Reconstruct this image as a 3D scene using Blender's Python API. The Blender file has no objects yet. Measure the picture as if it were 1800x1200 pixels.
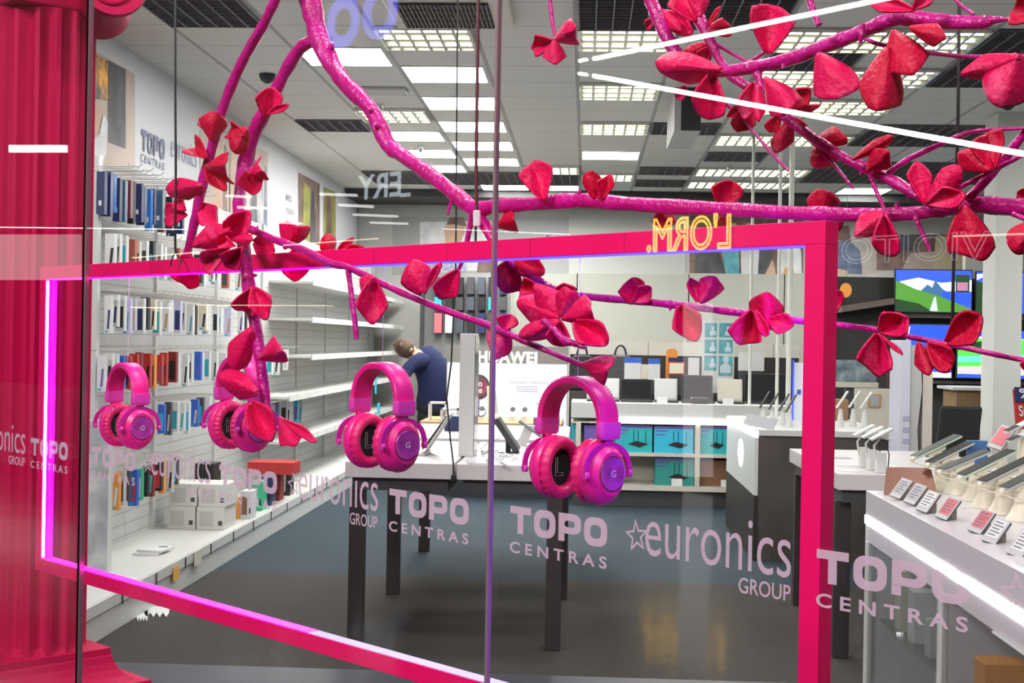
import bpy, math, random
import numpy as np
from mathutils import Vector, Matrix

random.seed(7)
SC = bpy.context.scene
COL = SC.collection

# ------------------------------------------------------------------ camera
FP = 2400.0                                  # focal length in pixels of the 1800x1200 frame
YAW = math.atan(130 / FP)
ROLL = math.radians(1.0)
CAM = np.array([0.0, 0.0, 1.5])
FW = np.array([-math.sin(YAW), math.cos(YAW), 0.0])
R0 = np.array([math.cos(YAW), math.sin(YAW), 0.0])
UP = np.array([0.0, 0.0, 1.0])
RT = math.cos(ROLL) * R0 + math.sin(ROLL) * UP
UV = -math.sin(ROLL) * R0 + math.cos(ROLL) * UP
cd = bpy.data.cameras.new('camera')
cam = bpy.data.objects.new('camera', cd)
COL.objects.link(cam)
cd.sensor_width = 36.0
cd.lens = FP / 1800 * 36.0
cd.clip_start = 0.05
cd.clip_end = 200
m4 = Matrix.Identity(4)
for i in range(3):
    m4[i][0] = RT[i]; m4[i][1] = UV[i]; m4[i][2] = -FW[i]; m4[i][3] = CAM[i]
cam.matrix_world = m4
SC.camera = cam

# ------------------------------------------------------------------ world, light, exposure
SC.view_settings.view_transform = 'Standard'
SC.view_settings.look = 'None'
SC.view_settings.gamma = 1.0
SC.view_settings.exposure = 0.0
SC.cycles.use_denoising = True
SC.cycles.max_bounces = 8
SC.cycles.diffuse_bounces = 4
SC.cycles.glossy_bounces = 4
SC.cycles.transmission_bounces = 4
SC.cycles.transparent_max_bounces = 24
SC.cycles.sample_clamp_indirect = 6.0
SC.cycles.caustics_reflective = False
SC.cycles.caustics_refractive = False
W = bpy.data.worlds.new('mall_ambience')
SC.world = W
W.use_nodes = True
W.node_tree.nodes['Background'].inputs[0].default_value = (0.80, 0.78, 0.82, 1)
W.node_tree.nodes['Background'].inputs[1].default_value = 0.06


def lamp(name, loc, target, size, power, color, sy=None):
    l = bpy.data.lights.new(name, 'AREA')
    l.energy = power; l.color = color; l.size = size
    if sy:
        l.shape = 'RECTANGLE'; l.size_y = sy
    o = bpy.data.objects.new(name, l)
    COL.objects.link(o)
    o.location = loc
    d = Vector(target) - Vector(loc)
    o.rotation_euler = d.to_track_quat('-Z', 'Y').to_euler()
    return o


# unseen fill lamps added for the mall's light on the window decoration
lamp('mall_fill_lamp', (-3.2, -0.6, 4.6), (-0.9, 2.6, 1.4), 1.6, 320, (1.0, 0.95, 0.93), 1.0)
lamp('mall_fill_lamp', (0.6, -3.0, 4.8), (0.2, 2.0, 1.6), 1.6, 255, (1.0, 0.95, 0.93), 1.0)
# unseen lamps added above the decoration to light it
lamp('window_lamp', (-0.35, 3.2, 3.35), (-0.5, 2.6, 1.3), 0.4, 26, (1.0, 0.85, 0.95))
lamp('window_lamp', (0.95, 2.35, 3.35), (0.5, 1.9, 1.5), 0.4, 26, (1.0, 0.92, 0.95))

# unseen lamps added under the ceiling to brighten the shop inside the window
for lx in (-1.7, 0.2, 2.2):
    for ly in (5.6, 7.3):
        lamp('shop_fill_lamp', (lx, ly, 3.43), (lx, ly, 0), 0.59, 27, (1.0, 0.985, 0.95))
for lx, ly in ((0.4, 15.4), (1.6, 14.0), (2.2, 16.2), (-1.0, 16.6)):  # extra lamps added to brighten the back of the shop
    lamp('shop_fill_lamp', (lx, ly, 3.41), (lx, ly, 0), 0.59, 46, (1.0, 0.985, 0.95))
lamp('shop_fill_lamp', (4.4, 9.5, 3.40), (4.4, 9.5, 0), 0.59, 75, (1.0, 0.985, 0.95))  # lamps added out of view on the right side
lamp('shop_fill_lamp', (4.4, 13.0, 3.40), (4.4, 13.0, 0), 0.59, 75, (1.0, 0.985, 0.95))

# ------------------------------------------------------------------ pixel helpers (points in the place seen at a pixel)
def V(*a): return np.array(a, float)
def unit(a): return a / np.linalg.norm(a)
def ray(x, y): return FW + RT * ((x - 900) / FP) - UV * ((y - 600) / FP)
def atY(x, y, v): d = ray(x, y); return CAM + d * (v / d[1])
def atX(x, y, v): d = ray(x, y); return CAM + d * (v / d[0])
def atZ(x, y, v): d = ray(x, y); return CAM + d * ((v - 1.5) / d[2])

_g = ray(-1430, 555); _g[2] = 0
G = unit(_g)                                 # along the shop window, to the left
N = V(-G[1], G[0], 0)
if N[1] > 0: N = -N                          # out of the window, to the mall
P4 = CAM + ray(1010, 770) * 2.157
def onp(x, y, off=0.0):                      # on a plane parallel to the window, off metres behind the light frame
    d = ray(x, y); q = P4 - N * off
    return CAM + d * (((q - CAM) @ N) / (d @ N))
GO = -0.20                                   # the pane stands this far in front of the frame
def gw(u, z, w=0.0):                         # window coordinates: u along it, z up, w behind the pane
    q = _o - N * w + G * u
    return V(q[0], q[1], z)
_o = onp(865, 600, GO)
def gu(x, y=900, off=GO): return (onp(x, y, off) - _o) @ G

# ------------------------------------------------------------------ materials
MATS = {}
def mat(name, col, rough=0.5, metal=0.0, emit=0.0, ecol=None, bump=None, col2=None, nscale=8.0, thresh=(0.4, 0.7),
        coat=0.0, trans=0.0, spec=None, aniso=0.0):
    if name in MATS: return MATS[name]
    m = bpy.data.materials.new(name); m.use_nodes = True
    nt = m.node_tree; b = nt.nodes['Principled BSDF']
    b.inputs['Base Color'].default_value = (*col, 1)
    b.inputs['Roughness'].default_value = rough
    b.inputs['Metallic'].default_value = metal
    if spec is not None: b.inputs['Specular IOR Level'].default_value = spec
    if coat: b.inputs['Coat Weight'].default_value = coat
    if aniso:
        b.inputs['Anisotropic'].default_value = aniso
        t = nt.nodes.new('ShaderNodeTangent'); t.direction_type = 'RADIAL'; t.axis = 'X'
        nt.links.new(t.outputs[0], b.inputs['Tangent'])
    if emit:
        b.inputs['Emission Color'].default_value = (*(ecol or col), 1)
        b.inputs['Emission Strength'].default_value = emit
    tc = None
    if bump or col2:
        tc = nt.nodes.new('ShaderNodeTexCoord')
    if col2:
        n = nt.nodes.new('ShaderNodeTexNoise'); n.inputs['Scale'].default_value = nscale; n.inputs['Detail'].default_value = 5
        nt.links.new(tc.outputs['Object'], n.inputs['Vector'])
        r = nt.nodes.new('ShaderNodeValToRGB')
        r.color_ramp.elements[0].position = thresh[0]; r.color_ramp.elements[1].position = thresh[1]
        r.color_ramp.elements[0].color = (*col, 1); r.color_ramp.elements[1].color = (*col2, 1)
        nt.links.new(n.outputs['Fac'], r.inputs['Fac']); nt.links.new(r.outputs['Color'], b.inputs['Base Color'])
    if bump:
        n = nt.nodes.new('ShaderNodeTexNoise'); n.inputs['Scale'].default_value = bump[0]; n.inputs['Detail'].default_value = 3
        nt.links.new(tc.outputs['Object'], n.inputs['Vector'])
        bp = nt.nodes.new('ShaderNodeBump'); bp.inputs['Strength'].default_value = bump[1]; bp.inputs['Distance'].default_value = bump[2] if len(bump) > 2 else 0.002
        nt.links.new(n.outputs['Fac'], bp.inputs['Height']); nt.links.new(bp.outputs['Normal'], b.inputs['Normal'])
    MATS[name] = m
    return m


def glass_mat(name, tint=(0.97, 0.98, 0.98), r0=0.04):
    if name in MATS: return MATS[name]
    m = bpy.data.materials.new(name); m.use_nodes = True
    nt = m.node_tree; nt.nodes.clear(); L = nt.links.new
    out = nt.nodes.new('ShaderNodeOutputMaterial'); mix = nt.nodes.new('ShaderNodeMixShader')
    tr = nt.nodes.new('ShaderNodeBsdfTransparent'); tr.inputs[0].default_value = (*tint, 1)
    gl = nt.nodes.new('ShaderNodeBsdfGlossy'); gl.inputs['Roughness'].default_value = 0.0
    ge = nt.nodes.new('ShaderNodeNewGeometry')
    dt = nt.nodes.new('ShaderNodeVectorMath'); dt.operation = 'DOT_PRODUCT'
    L(ge.outputs['Normal'], dt.inputs[0]); L(ge.outputs['Incoming'], dt.inputs[1])
    def mth(op, a, b):
        q = nt.nodes.new('ShaderNodeMath'); q.operation = op
        for k, s in enumerate((a, b)):
            if s is None: continue
            if isinstance(s, (int, float)): q.inputs[k].default_value = s
            else: L(s, q.inputs[k])
        return q.outputs[0]
    c = mth('ABSOLUTE', dt.outputs['Value'], None)
    f = mth('ADD', mth('MULTIPLY', mth('POWER', mth('SUBTRACT', 1.0, c), 5.0), 1 - r0), r0)
    L(f, mix.inputs[0]); L(tr.outputs[0], mix.inputs[1]); L(gl.outputs[0], mix.inputs[2]); L(mix.outputs[0], out.inputs[0])
    MATS[name] = m
    return m


def lines_mat(name, col, line, sx, sy, wx, wy, ax=(0, 1), rough=0.6, ox=0.0, oy=0.0, bump=None):
    """flat colour with a grid of thin joint lines along two axes of the object's own metres"""
    if name in MATS: return MATS[name]
    m = mat(name, col, rough, bump=bump); nt = m.node_tree; L = nt.links.new; b = nt.nodes['Principled BSDF']
    tc = nt.nodes.new('ShaderNodeNewGeometry'); sp = nt.nodes.new('ShaderNodeSeparateXYZ'); L(tc.outputs['Position'], sp.inputs[0])
    res = None
    for a, s, w, o in ((ax[0], sx, wx, ox), (ax[1], sy, wy, oy)):
        if not s: continue
        q = nt.nodes.new('ShaderNodeMath'); q.operation = 'SUBTRACT'; L(sp.outputs[a], q.inputs[0]); q.inputs[1].default_value = o
        d = nt.nodes.new('ShaderNodeMath'); d.operation = 'DIVIDE'; L(q.outputs[0], d.inputs[0]); d.inputs[1].default_value = s
        f = nt.nodes.new('ShaderNodeMath'); f.operation = 'FLOORED_MODULO'; L(d.outputs[0], f.inputs[0]); f.inputs[1].default_value = 1.0
        t = nt.nodes.new('ShaderNodeMath'); t.operation = 'LESS_THAN'; L(f.outputs[0], t.inputs[0]); t.inputs[1].default_value = w / s
        if res is None: res = t.outputs[0]
        else:
            x = nt.nodes.new('ShaderNodeMath'); x.operation = 'MAXIMUM'; L(res, x.inputs[0]); L(t.outputs[0], x.inputs[1]); res = x.outputs[0]
    mx = nt.nodes.new('ShaderNodeMix'); mx.data_type = 'RGBA'
    L(res, mx.inputs[0]); mx.inputs[6].default_value = (*col, 1); mx.inputs[7].default_value = (*line, 1)
    L(mx.outputs[2], b.inputs['Base Color'])
    return m


white = mat('white_laminate', (0.62, 0.62, 0.60), 0.35)
wwarm = mat('warm_white', (0.66, 0.62, 0.53), 0.35)
cream = mat('cream_plastic', (0.82, 0.76, 0.60), 0.4)
grey = mat('grey_board', (0.26, 0.26, 0.27), 0.6)
lgrey = mat('light_grey', (0.5, 0.5, 0.5), 0.5)
dgrey = mat('dark_grey', (0.05, 0.05, 0.055), 0.5)
black = mat('black_plastic', (0.012, 0.012, 0.013), 0.4)
brown = mat('dark_brown', (0.06, 0.05, 0.045), 0.5, col2=(0.10, 0.08, 0.07), nscale=3)
wood = mat('light_wood', (0.48, 0.28, 0.13), 0.45, col2=(0.60, 0.38, 0.19), nscale=14)
chrome = mat('brushed_steel', (0.7, 0.7, 0.7), 0.25, 1.0)
screen_black = mat('screen_black', (0.01, 0.01, 0.012), 0.35, spec=0.2)
card_white = mat('card_white', (0.68, 0.68, 0.68), 0.5)
card_grey = mat('printed_grey', (0.42, 0.42, 0.45), 0.5)
teal = mat('teal_print', (0.02, 0.36, 0.44), 0.4)
cyan = mat('cyan_print', (0.03, 0.45, 0.65), 0.4)
navy = mat('navy_print', (0.012, 0.022, 0.10), 0.45)
blue = mat('blue_print', (0.03, 0.12, 0.55), 0.4)
red = mat('red_print', (0.48, 0.03, 0.03), 0.45)
orange = mat('orange_print', (0.78, 0.30, 0.05), 0.45)
green = mat('green_print', (0.04, 0.42, 0.22), 0.45)
pinkcard = mat('pink_print', (0.62, 0.15, 0.18), 0.5)
purple = mat('purple_print', (0.16, 0.10, 0.42), 0.45)
bark = mat('magenta_paint', (0.46, 0.003, 0.17), 0.30, bump=(110, 0.8, 0.004), col2=(0.56, 0.008, 0.26), nscale=22, spec=0.4)
petalm = mat('pink_petal_paint', (0.68, 0.002, 0.085), 0.5, bump=(120, 0.75, 0.004), col2=(0.84, 0.12, 0.30), nscale=18, thresh=(0.60, 0.80), spec=0.25)
petalr = mat('red_petal_paint', (0.55, 0.001, 0.040), 0.5, bump=(120, 0.75, 0.004), col2=(0.72, 0.06, 0.14), nscale=18, thresh=(0.62, 0.82), spec=0.25)
pinkframe = mat('pink_lacquer', (0.84, 0.001, 0.125), 0.45, spec=0.3)
pinkcol = mat('pink_plaster', (0.52, 0.001, 0.065), 0.6, bump=(60, 0.3, 0.002), spec=0.2)
ledw = mat('led_white', (1, 1, 1), 0.5, emit=9.0, ecol=(1, 0.99, 0.97))
panel_lit = mat('ceiling_diffuser', (1, 1, 1), 0.5, emit=40.0, ecol=(1.0, 0.985, 0.95))

# ------------------------------------------------------------------ mesh builder
class MB:
    def __init__(s): s.v = []; s.f = []; s.m = []
    def add(s, vs, fs, m=0):
        b = len(s.v); s.v += [tuple(map(float, p)) for p in vs]
        for f in fs: s.f.append([b + i for i in f]); s.m.append(m)
        return s
    def box(s, lo, hi, m=0):
        x0, y0, z0 = lo; x1, y1, z1 = hi
        vs = [(x0, y0, z0), (x1, y0, z0), (x1, y1, z0), (x0, y1, z0), (x0, y0, z1), (x1, y0, z1), (x1, y1, z1), (x0, y1, z1)]
        return s.add(vs, [(3, 2, 1, 0), (4, 5, 6, 7), (0, 1, 5, 4), (1, 2, 6, 5), (2, 3, 7, 6), (3, 0, 4, 7)], m)
    def slab(s, o, a, b, c, m=0):                # parallelepiped from corner o with edge vectors a, b, c
        o, a, b, c = map(np.asarray, (o, a, b, c))
        vs = [o, o + a, o + a + b, o + b, o + c, o + a + c, o + a + b + c, o + b + c]
        fs = [(3, 2, 1, 0), (4, 5, 6, 7), (0, 1, 5, 4), (1, 2, 6, 5), (2, 3, 7, 6), (3, 0, 4, 7)]
        if np.cross(a, b) @ c < 0: fs = [f[::-1] for f in fs]
        return s.add(vs, fs, m)
    def poly(s, pts, m=0): return s.add(pts, [tuple(range(len(pts)))], m)
    def prism(s, pts, ext, m=0):
        n = len(pts); ext = np.asarray(ext)
        vs = [np.asarray(p) for p in pts] + [np.asarray(p) + ext for p in pts]
        fs = [tuple(range(n))[::-1], tuple(range(n, 2 * n))] + [(i, (i + 1) % n, n + (i + 1) % n, n + i) for i in range(n)]
        return s.add(vs, fs, m)
    def tube(s, pts, rad, n=8, m=0, jit=0.0):
        P = [np.asarray(p, float) for p in pts]
        if isinstance(rad, (int, float)): rad = [rad] * len(P)
        t0 = unit(P[1] - P[0]); a = np.cross(t0, V(0, 0, 1))
        if np.linalg.norm(a) < 1e-3: a = np.cross(t0, V(0, 1, 0))
        a = unit(a); vs = []; k = len(P)
        for i, p in enumerate(P):
            t = unit(P[min(i + 1, k - 1)] - P[max(i - 1, 0)])
            a = unit(a - t * (a @ t)); b = np.cross(t, a)
            for j in range(n):
                w = 2 * math.pi * j / n; r = rad[i] * (1 + jit * (random.random() - 0.5))
                vs.append(p + a * math.cos(w) * r + b * math.sin(w) * r)
        fs = [(i * n + j, i * n + (j + 1) % n, (i + 1) * n + (j + 1) % n, (i + 1) * n + j) for i in range(k - 1) for j in range(n)]
        fs += [tuple(range(n))[::-1], tuple(range((k - 1) * n, k * n))]
        return s.add(vs, fs, m)
    def lathe(s, prof, o, ax, ay, az, n=24, m=0, caps=(True, True), wob=None):   # prof: (r along ax/ay, h along az)
        o, ax, ay, az = (np.asarray(q, float) for q in (o, ax, ay, az)); vs = []
        for i, (r, h) in enumerate(prof):
            for j in range(n):
                w = 2 * math.pi * j / n; rr = r * (wob(i, w) if wob else 1)
                vs.append(o + ax * rr * math.cos(w) + ay * rr * math.sin(w) + az * h)
        k = len(prof)
        fs = [(i * n + j, i * n + (j + 1) % n, (i + 1) * n + (j + 1) % n, (i + 1) * n + j) for i in range(k - 1) for j in range(n)]
        if caps[0]: fs.append(tuple(range(n))[::-1])
        if caps[1]: fs.append(tuple(range((k - 1) * n, k * n)))
        return s.add(vs, fs, m)
    def ball(s, c, r, n=12, m=0):
        k = 7; prof = [(r * math.sin(math.pi * (i + .02) / (k - .96)), -r * math.cos(math.pi * (i + .02) / (k - .96))) for i in range(k)]
        return s.lathe(prof, c, (1, 0, 0), (0, 1, 0), (0, 0, 1), n, m)
    def build(s, name, mats, parent=None, smooth=False, bev=0.0, solid=0.0, keep=False):
        if not isinstance(mats, (list, tuple)): mats = [mats]
        a = np.array(s.v)
        if parent is not None: loc = V(0, 0, 0); off = wloc(parent)
        elif keep: loc = V(0, 0, 0); off = loc
        else:
            lo = a.min(0); hi = a.max(0); loc = V((lo[0] + hi[0]) / 2, (lo[1] + hi[1]) / 2, lo[2]); off = loc
        a = a - off
        me = bpy.data.meshes.new(name); me.from_pydata([tuple(p) for p in a], [], s.f)
        for q in mats: me.materials.append(q)
        me.polygons.foreach_set('material_index', s.m)
        if smooth:
            me.polygons.foreach_set('use_smooth', [True] * len(me.polygons)); me.set_sharp_from_angle(angle=math.radians(40))
        me.update()
        o = bpy.data.objects.new(name, me); COL.objects.link(o)
        if parent is not None: o.parent = parent
        else: o.location = loc
        if solid:
            md = o.modifiers.new('thickness', 'SOLIDIFY'); md.thickness = solid; md.offset = 0
        if bev:
            md = o.modifiers.new('edges', 'BEVEL'); md.width = bev; md.segments = 2; md.limit_method = 'ANGLE'
        return o


def wloc(o):
    p = V(0, 0, 0)
    while o is not None:
        p = p + np.array(o.location); o = o.parent
    return p

def tag(o, label, cat, group=None, kind=None):
    o['label'] = label; o['category'] = cat
    if group: o['group'] = group
    if kind: o['kind'] = kind
    return o

def thing(name, label, cat, loc, group=None):
    o = bpy.data.objects.new(name, None); COL.objects.link(o); o.location = tuple(map(float, loc)); o.empty_display_size = 0.05
    return tag(o, label, cat, group)

def struct(o): o['kind'] = 'structure'; return o

def dup(root, loc, rotz=None, label=None, group=None):
    r = root.copy(); COL.objects.link(r); r.location = tuple(map(float, loc))
    if rotz is not None: r.rotation_euler = (0, 0, rotz)
    if label: r['label'] = label
    if group: r['group'] = group
    for ch in list(root.children):
        c = ch.copy(); COL.objects.link(c); c.parent = r
        for g in list(ch.children):
            d = g.copy(); COL.objects.link(d); d.parent = c
    return r

def text_geo(body, offset=0.0, spacing=1.0):
    cu = bpy.data.curves.new('lettering', 'FONT'); cu.body = body; cu.size = 1.0; cu.offset = offset; cu.space_character = spacing
    cu.resolution_u = 4
    o = bpy.data.objects.new('lettering', cu); COL.objects.link(o)
    dg = bpy.context.evaluated_depsgraph_get(); dg.update()
    me = bpy.data.meshes.new_from_object(o.evaluated_get(dg))
    vs = np.array([v.co[:] for v in me.vertices]); fs = [tuple(p.vertices) for p in me.polygons]
    bpy.data.objects.remove(o); bpy.data.curves.remove(cu); bpy.data.meshes.remove(me)
    lo = vs.min(0); hi = vs.max(0); vs = (vs - lo) / np.where(hi - lo < 1e-9, 1, hi - lo)
    return vs[:, :2], fs                              # normalised to the unit square

def put_text(mb, body, o, a, b, m=0, offset=0.0, spacing=1.0, mir=False):
    """text filling the parallelogram o, a (across), b (up)"""
    vs, fs = text_geo(body, offset, spacing); o, a, b = map(np.asarray, (o, a, b))
    if mir: fs = [f[::-1] for f in fs]
    mb.add([o + a * p[0] + b * p[1] for p in vs], fs, m)

def rrect(x0, y0, x1, y1, r, k=5):
    pts = []
    for cx, cy, s in ((x1 - r, y0 + r, -90), (x1 - r, y1 - r, 0), (x0 + r, y1 - r, 90), (x0 + r, y0 + r, 180)):
        for i in range(k + 1):
            w = math.radians(s + 90 * i / k); pts.append((cx + r * math.cos(w), cy + r * math.sin(w)))
    return pts

def ring2(mb, outer, inner, fn, m=0):
    n = len(outer)
    mb.add([fn(*p) for p in outer] + [fn(*p) for p in inner], [(i, (i + 1) % n, n + (i + 1) % n, n + i) for i in range(n)], m)

def topo_word(mb, fn, m=0):
    """the wide squarish word of four letters, x 0..1, y 0..1"""
    w = 0.226; g = 0.032; sx = 0.062; sy = 0.27
    def rect(x0, y0, x1, y1): mb.poly([fn(x0, y0), fn(x1, y0), fn(x1, y1), fn(x0, y1)], m)
    x = 0; rect(x, 1 - sy, x + w, 1); rect(x + w / 2 - sx / 2, 0, x + w / 2 + sx / 2, 1 - sy)
    def oval(x):
        o = rrect(0, 0, 1, 1, 0.36); i = rrect(sx / w, sy, 1 - sx / w, 1 - sy, 0.16)
        ring2(mb, [(x + p[0] * w, p[1]) for p in o], [(x + p[0] * w, p[1]) for p in i], fn, m)
    oval(w + g)
    x = 2 * (w + g); rect(x, 0, x + sx, 0.30)
    o = rrect(0, 0, 1, 1, 0.34); i = rrect(sx / w, 0.33, 1 - sx / w, 1 - 0.36, 0.12)
    o = [(0 if p[0] < .4 else p[0], (0 if p[1] < .5 else 1) if p[0] < .4 else p[1]) for p in o]
    ring2(mb, [(x + p[0] * w, 0.28 + p[1] * 0.72) for p in o], [(x + p[0] * w, 0.28 + p[1] * 0.72) for p in i], fn, m)
    oval(3 * (w + g))

def star_ring(mb, fn, m=0):
    o = []; i = []
    for k in range(10):
        w = math.radians(90 + 36 * k + 8); r = 0.5 if k % 2 == 0 else 0.22
        o.append((0.5 + r * math.cos(w), 0.5 + r * math.sin(w)))
        r2 = r * (0.72 if k % 2 == 0 else 0.62); i.append((0.5 + r2 * math.cos(w), 0.5 + r2 * math.sin(w)))
    ring2(mb, o, i, fn, m)

def bx(name, lo, hi, m, label=None, cat=None, group=None, parent=None, bev=0.0, kind=None):
    lo2 = [min(a, b) for a, b in zip(lo, hi)]; hi2 = [max(a, b) for a, b in zip(lo, hi)]
    o = MB().box(lo2, hi2).build(name, m, parent, bev=bev)
    if label: tag(o, label, cat, group)
    if kind: o['kind'] = kind
    return o
ORD = ['first', 'second', 'third', 'fourth', 'fifth', 'sixth', 'seventh', 'eighth', 'ninth', 'tenth', 'eleventh', 'twelfth',
       'thirteenth', 'fourteenth', 'fifteenth', 'sixteenth', 'seventeenth', 'eighteenth', 'nineteenth', 'twentieth', 'twenty-first',
       'twenty-second', 'twenty-third', 'twenty-fourth']

# ================================================================== THE SETTING
CZ = 3.45; XW = -3.15; XR = 6.2; YB = 18.6
carpet = mat('grey_brown_carpet', (0.026, 0.021, 0.017), 0.95, col2=(0.040, 0.034, 0.028), nscale=40, bump=(300, 0.5, 0.003))
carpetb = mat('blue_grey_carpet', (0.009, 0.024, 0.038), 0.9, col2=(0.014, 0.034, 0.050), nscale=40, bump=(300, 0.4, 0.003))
tilefl = mat('bay_floor', (0.036, 0.040, 0.054), 0.5, col2=(0.046, 0.050, 0.066), nscale=5)
wallm = mat('painted_wall', (0.62, 0.63, 0.66), 0.7)
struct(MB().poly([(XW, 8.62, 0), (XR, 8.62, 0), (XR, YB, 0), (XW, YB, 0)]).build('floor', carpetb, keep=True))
struct(MB().poly([(XW, 6.15, 0), (XR, 6.15, 0), (XR, 8.62, 0), (XW, 8.62, 0)]).build('floor', carpet, keep=True))
# the bay floor reaches from the window line to the carpet
wl, wr = gw(3.4, 0), gw(-3.6, 0)
struct(MB().poly([wl, wr, (XR, wr[1], 0), (XR, 6.15, 0), (XW, 6.15, 0), (XW, wl[1], 0)]).build('floor', tilefl, keep=True))
ceilm = lines_mat('ceiling_tiles', (0.84, 0.83, 0.79), (0.45, 0.45, 0.45), 0.638, 0.604, 0.03, 0.012, ox=-0.11, oy=9.642, rough=0.8)
struct(MB().slab((XW, 4.6, CZ), (XR - XW, 0, 0), (0, YB - 4.6, 0), (0, 0, 0.1)).build('ceiling', ceilm, keep=True))
struct(MB().slab((XW - .1, 4.9, 0), (.1, 0, 0), (0, YB - 4.9, 0), (0, 0, CZ)).build('wall_left', wallm, keep=True))
struct(MB().slab((XW, YB, 0), (XR - XW, 0, 0), (0, .1, 0), (0, 0, CZ)).build('wall_back', mat('back_wall', (0.46, 0.45, 0.42), 0.7), keep=True))
struct(MB().slab((XR, 3.0, 0), (.1, 0, 0), (0, YB - 3.0, 0), (0, 0, CZ)).build('wall_right', mat('right_wall', (0.45, 0.44, 0.42), 0.7), keep=True))
# dark dropped strip of the ceiling in front of the back wall
struct(MB().box((XW, 17.55, CZ - 0.10), (XR, YB, CZ - 0.004)).build('trim_4', mat('dark_soffit', (0.035, 0.035, 0.035), 0.7), keep=True))

# ---- the shop window: panes, joints, lettering
pane_m = glass_mat('window_glass')
film = mat('frosted_film', (0.44, 0.31, 0.40), 0.6)
_nt = film.node_tree; _b = _nt.nodes['Principled BSDF']; _b.inputs['Alpha'].default_value = 0.86
PW = 1.2766
panes = []
for k, (u0, u1) in enumerate(((PW + 0.003, 2 * PW), (0.003, PW - 0.003), (-PW, -0.003))):
    mb = MB(); mb.slab(gw(u0, 0.0), G * (u1 - u0), -N * 0.008, (0, 0, 3.4))
    p = struct(mb.build('window_%d' % (k + 1), pane_m, keep=True)); panes.append(p)
struct(MB().slab(gw(PW - 0.004, 0, -0.002), G * 0.0068, -N * 0.012, (0, 0, 3.4)).build('trim_1', mat('black_joint', (0.002, 0.002, 0.002), 0.7, spec=0.05), keep=True))
struct(MB().slab(gw(PW - 0.0078, 0, -0.001), G * 0.0034, -N * 0.010, (0, 0, 3.4)).build('trim_2', mat('glass_edge', (0.42, 0.20, 0.24), 0.1, 0.6), keep=True))
struct(MB().slab(gw(-0.0023, 0, -0.002), G * 0.0046, -N * 0.008, (0, 0, 3.4)).build('trim_3', mat('grey_joint', (0.42, 0.30, 0.31), 0.3, 0.7), keep=True))

def film_word(pane, kind, xa, xb):
    """lettering on the outside of a pane between two photo columns"""
    u0, u1 = gu(xa), gu(xb); mb = MB()
    def F(z0, z1): return lambda x, y: gw(u0 + (u1 - u0) * x, z0 + (z1 - z0) * y, -0.0012)
    if kind == 'T':
        topo_word(mb, F(1.2245, 1.2635))
        f = F(1.1960, 1.2125)
        put_text(mb, 'CENTRAS', f(0, 0), f(1, 0) - f(0, 0), f(0, 1) - f(0, 0), offset=0.022, spacing=1.55)
    else:
        if kind != 'N':
            du = u1 - u0; v1 = u0 + du * 0.135
            star_ring(mb, lambda x, y: gw(u0 + (v1 - u0) * x * 1.15, 1.2235 + 0.046 * y, -0.0012))
        else: v1 = u0
        if kind == 'E' or kind == 'N':
            f = lambda x, y: gw(v1 + (u1 - v1) * x, 1.2235 + (1.2865 - 1.2235) * y, -0.0012)
            put_text(mb, 'euronics' if kind == 'E' else 'euronics', f(0, 0), f(1, 0) - f(0, 0), f(0, 1) - f(0, 0), offset=-0.004)
            f = lambda x, y: gw(v1 + (u1 - v1) * (0.665 + 0.335 * x), 1.1960 + (1.2155 - 1.1960) * y, -0.0012)
            put_text(mb, 'GROUP', f(0, 0), f(1, 0) - f(0, 0), f(0, 1) - f(0, 0), offset=0.008)
    o = mb.build('logo_lettering', film, pane)
    return o
film_word(panes[0], 'T', 53, 118); film_word(panes[0], 'E', -52, 43)
for xs in ((160, 237), (385, 487), (685, 825)): film_word(panes[1], 'T', *xs)
for xs in ((250, 370), (505, 665)): film_word(panes[1], 'E', *xs)
for xs in ((898, 1069), (1438, 1706)): film_word(panes[2], 'T', *xs)
film_word(panes[2], 'E', 1100, 1393)
film_word(panes[2], 'S', 1758, 2260)

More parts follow.
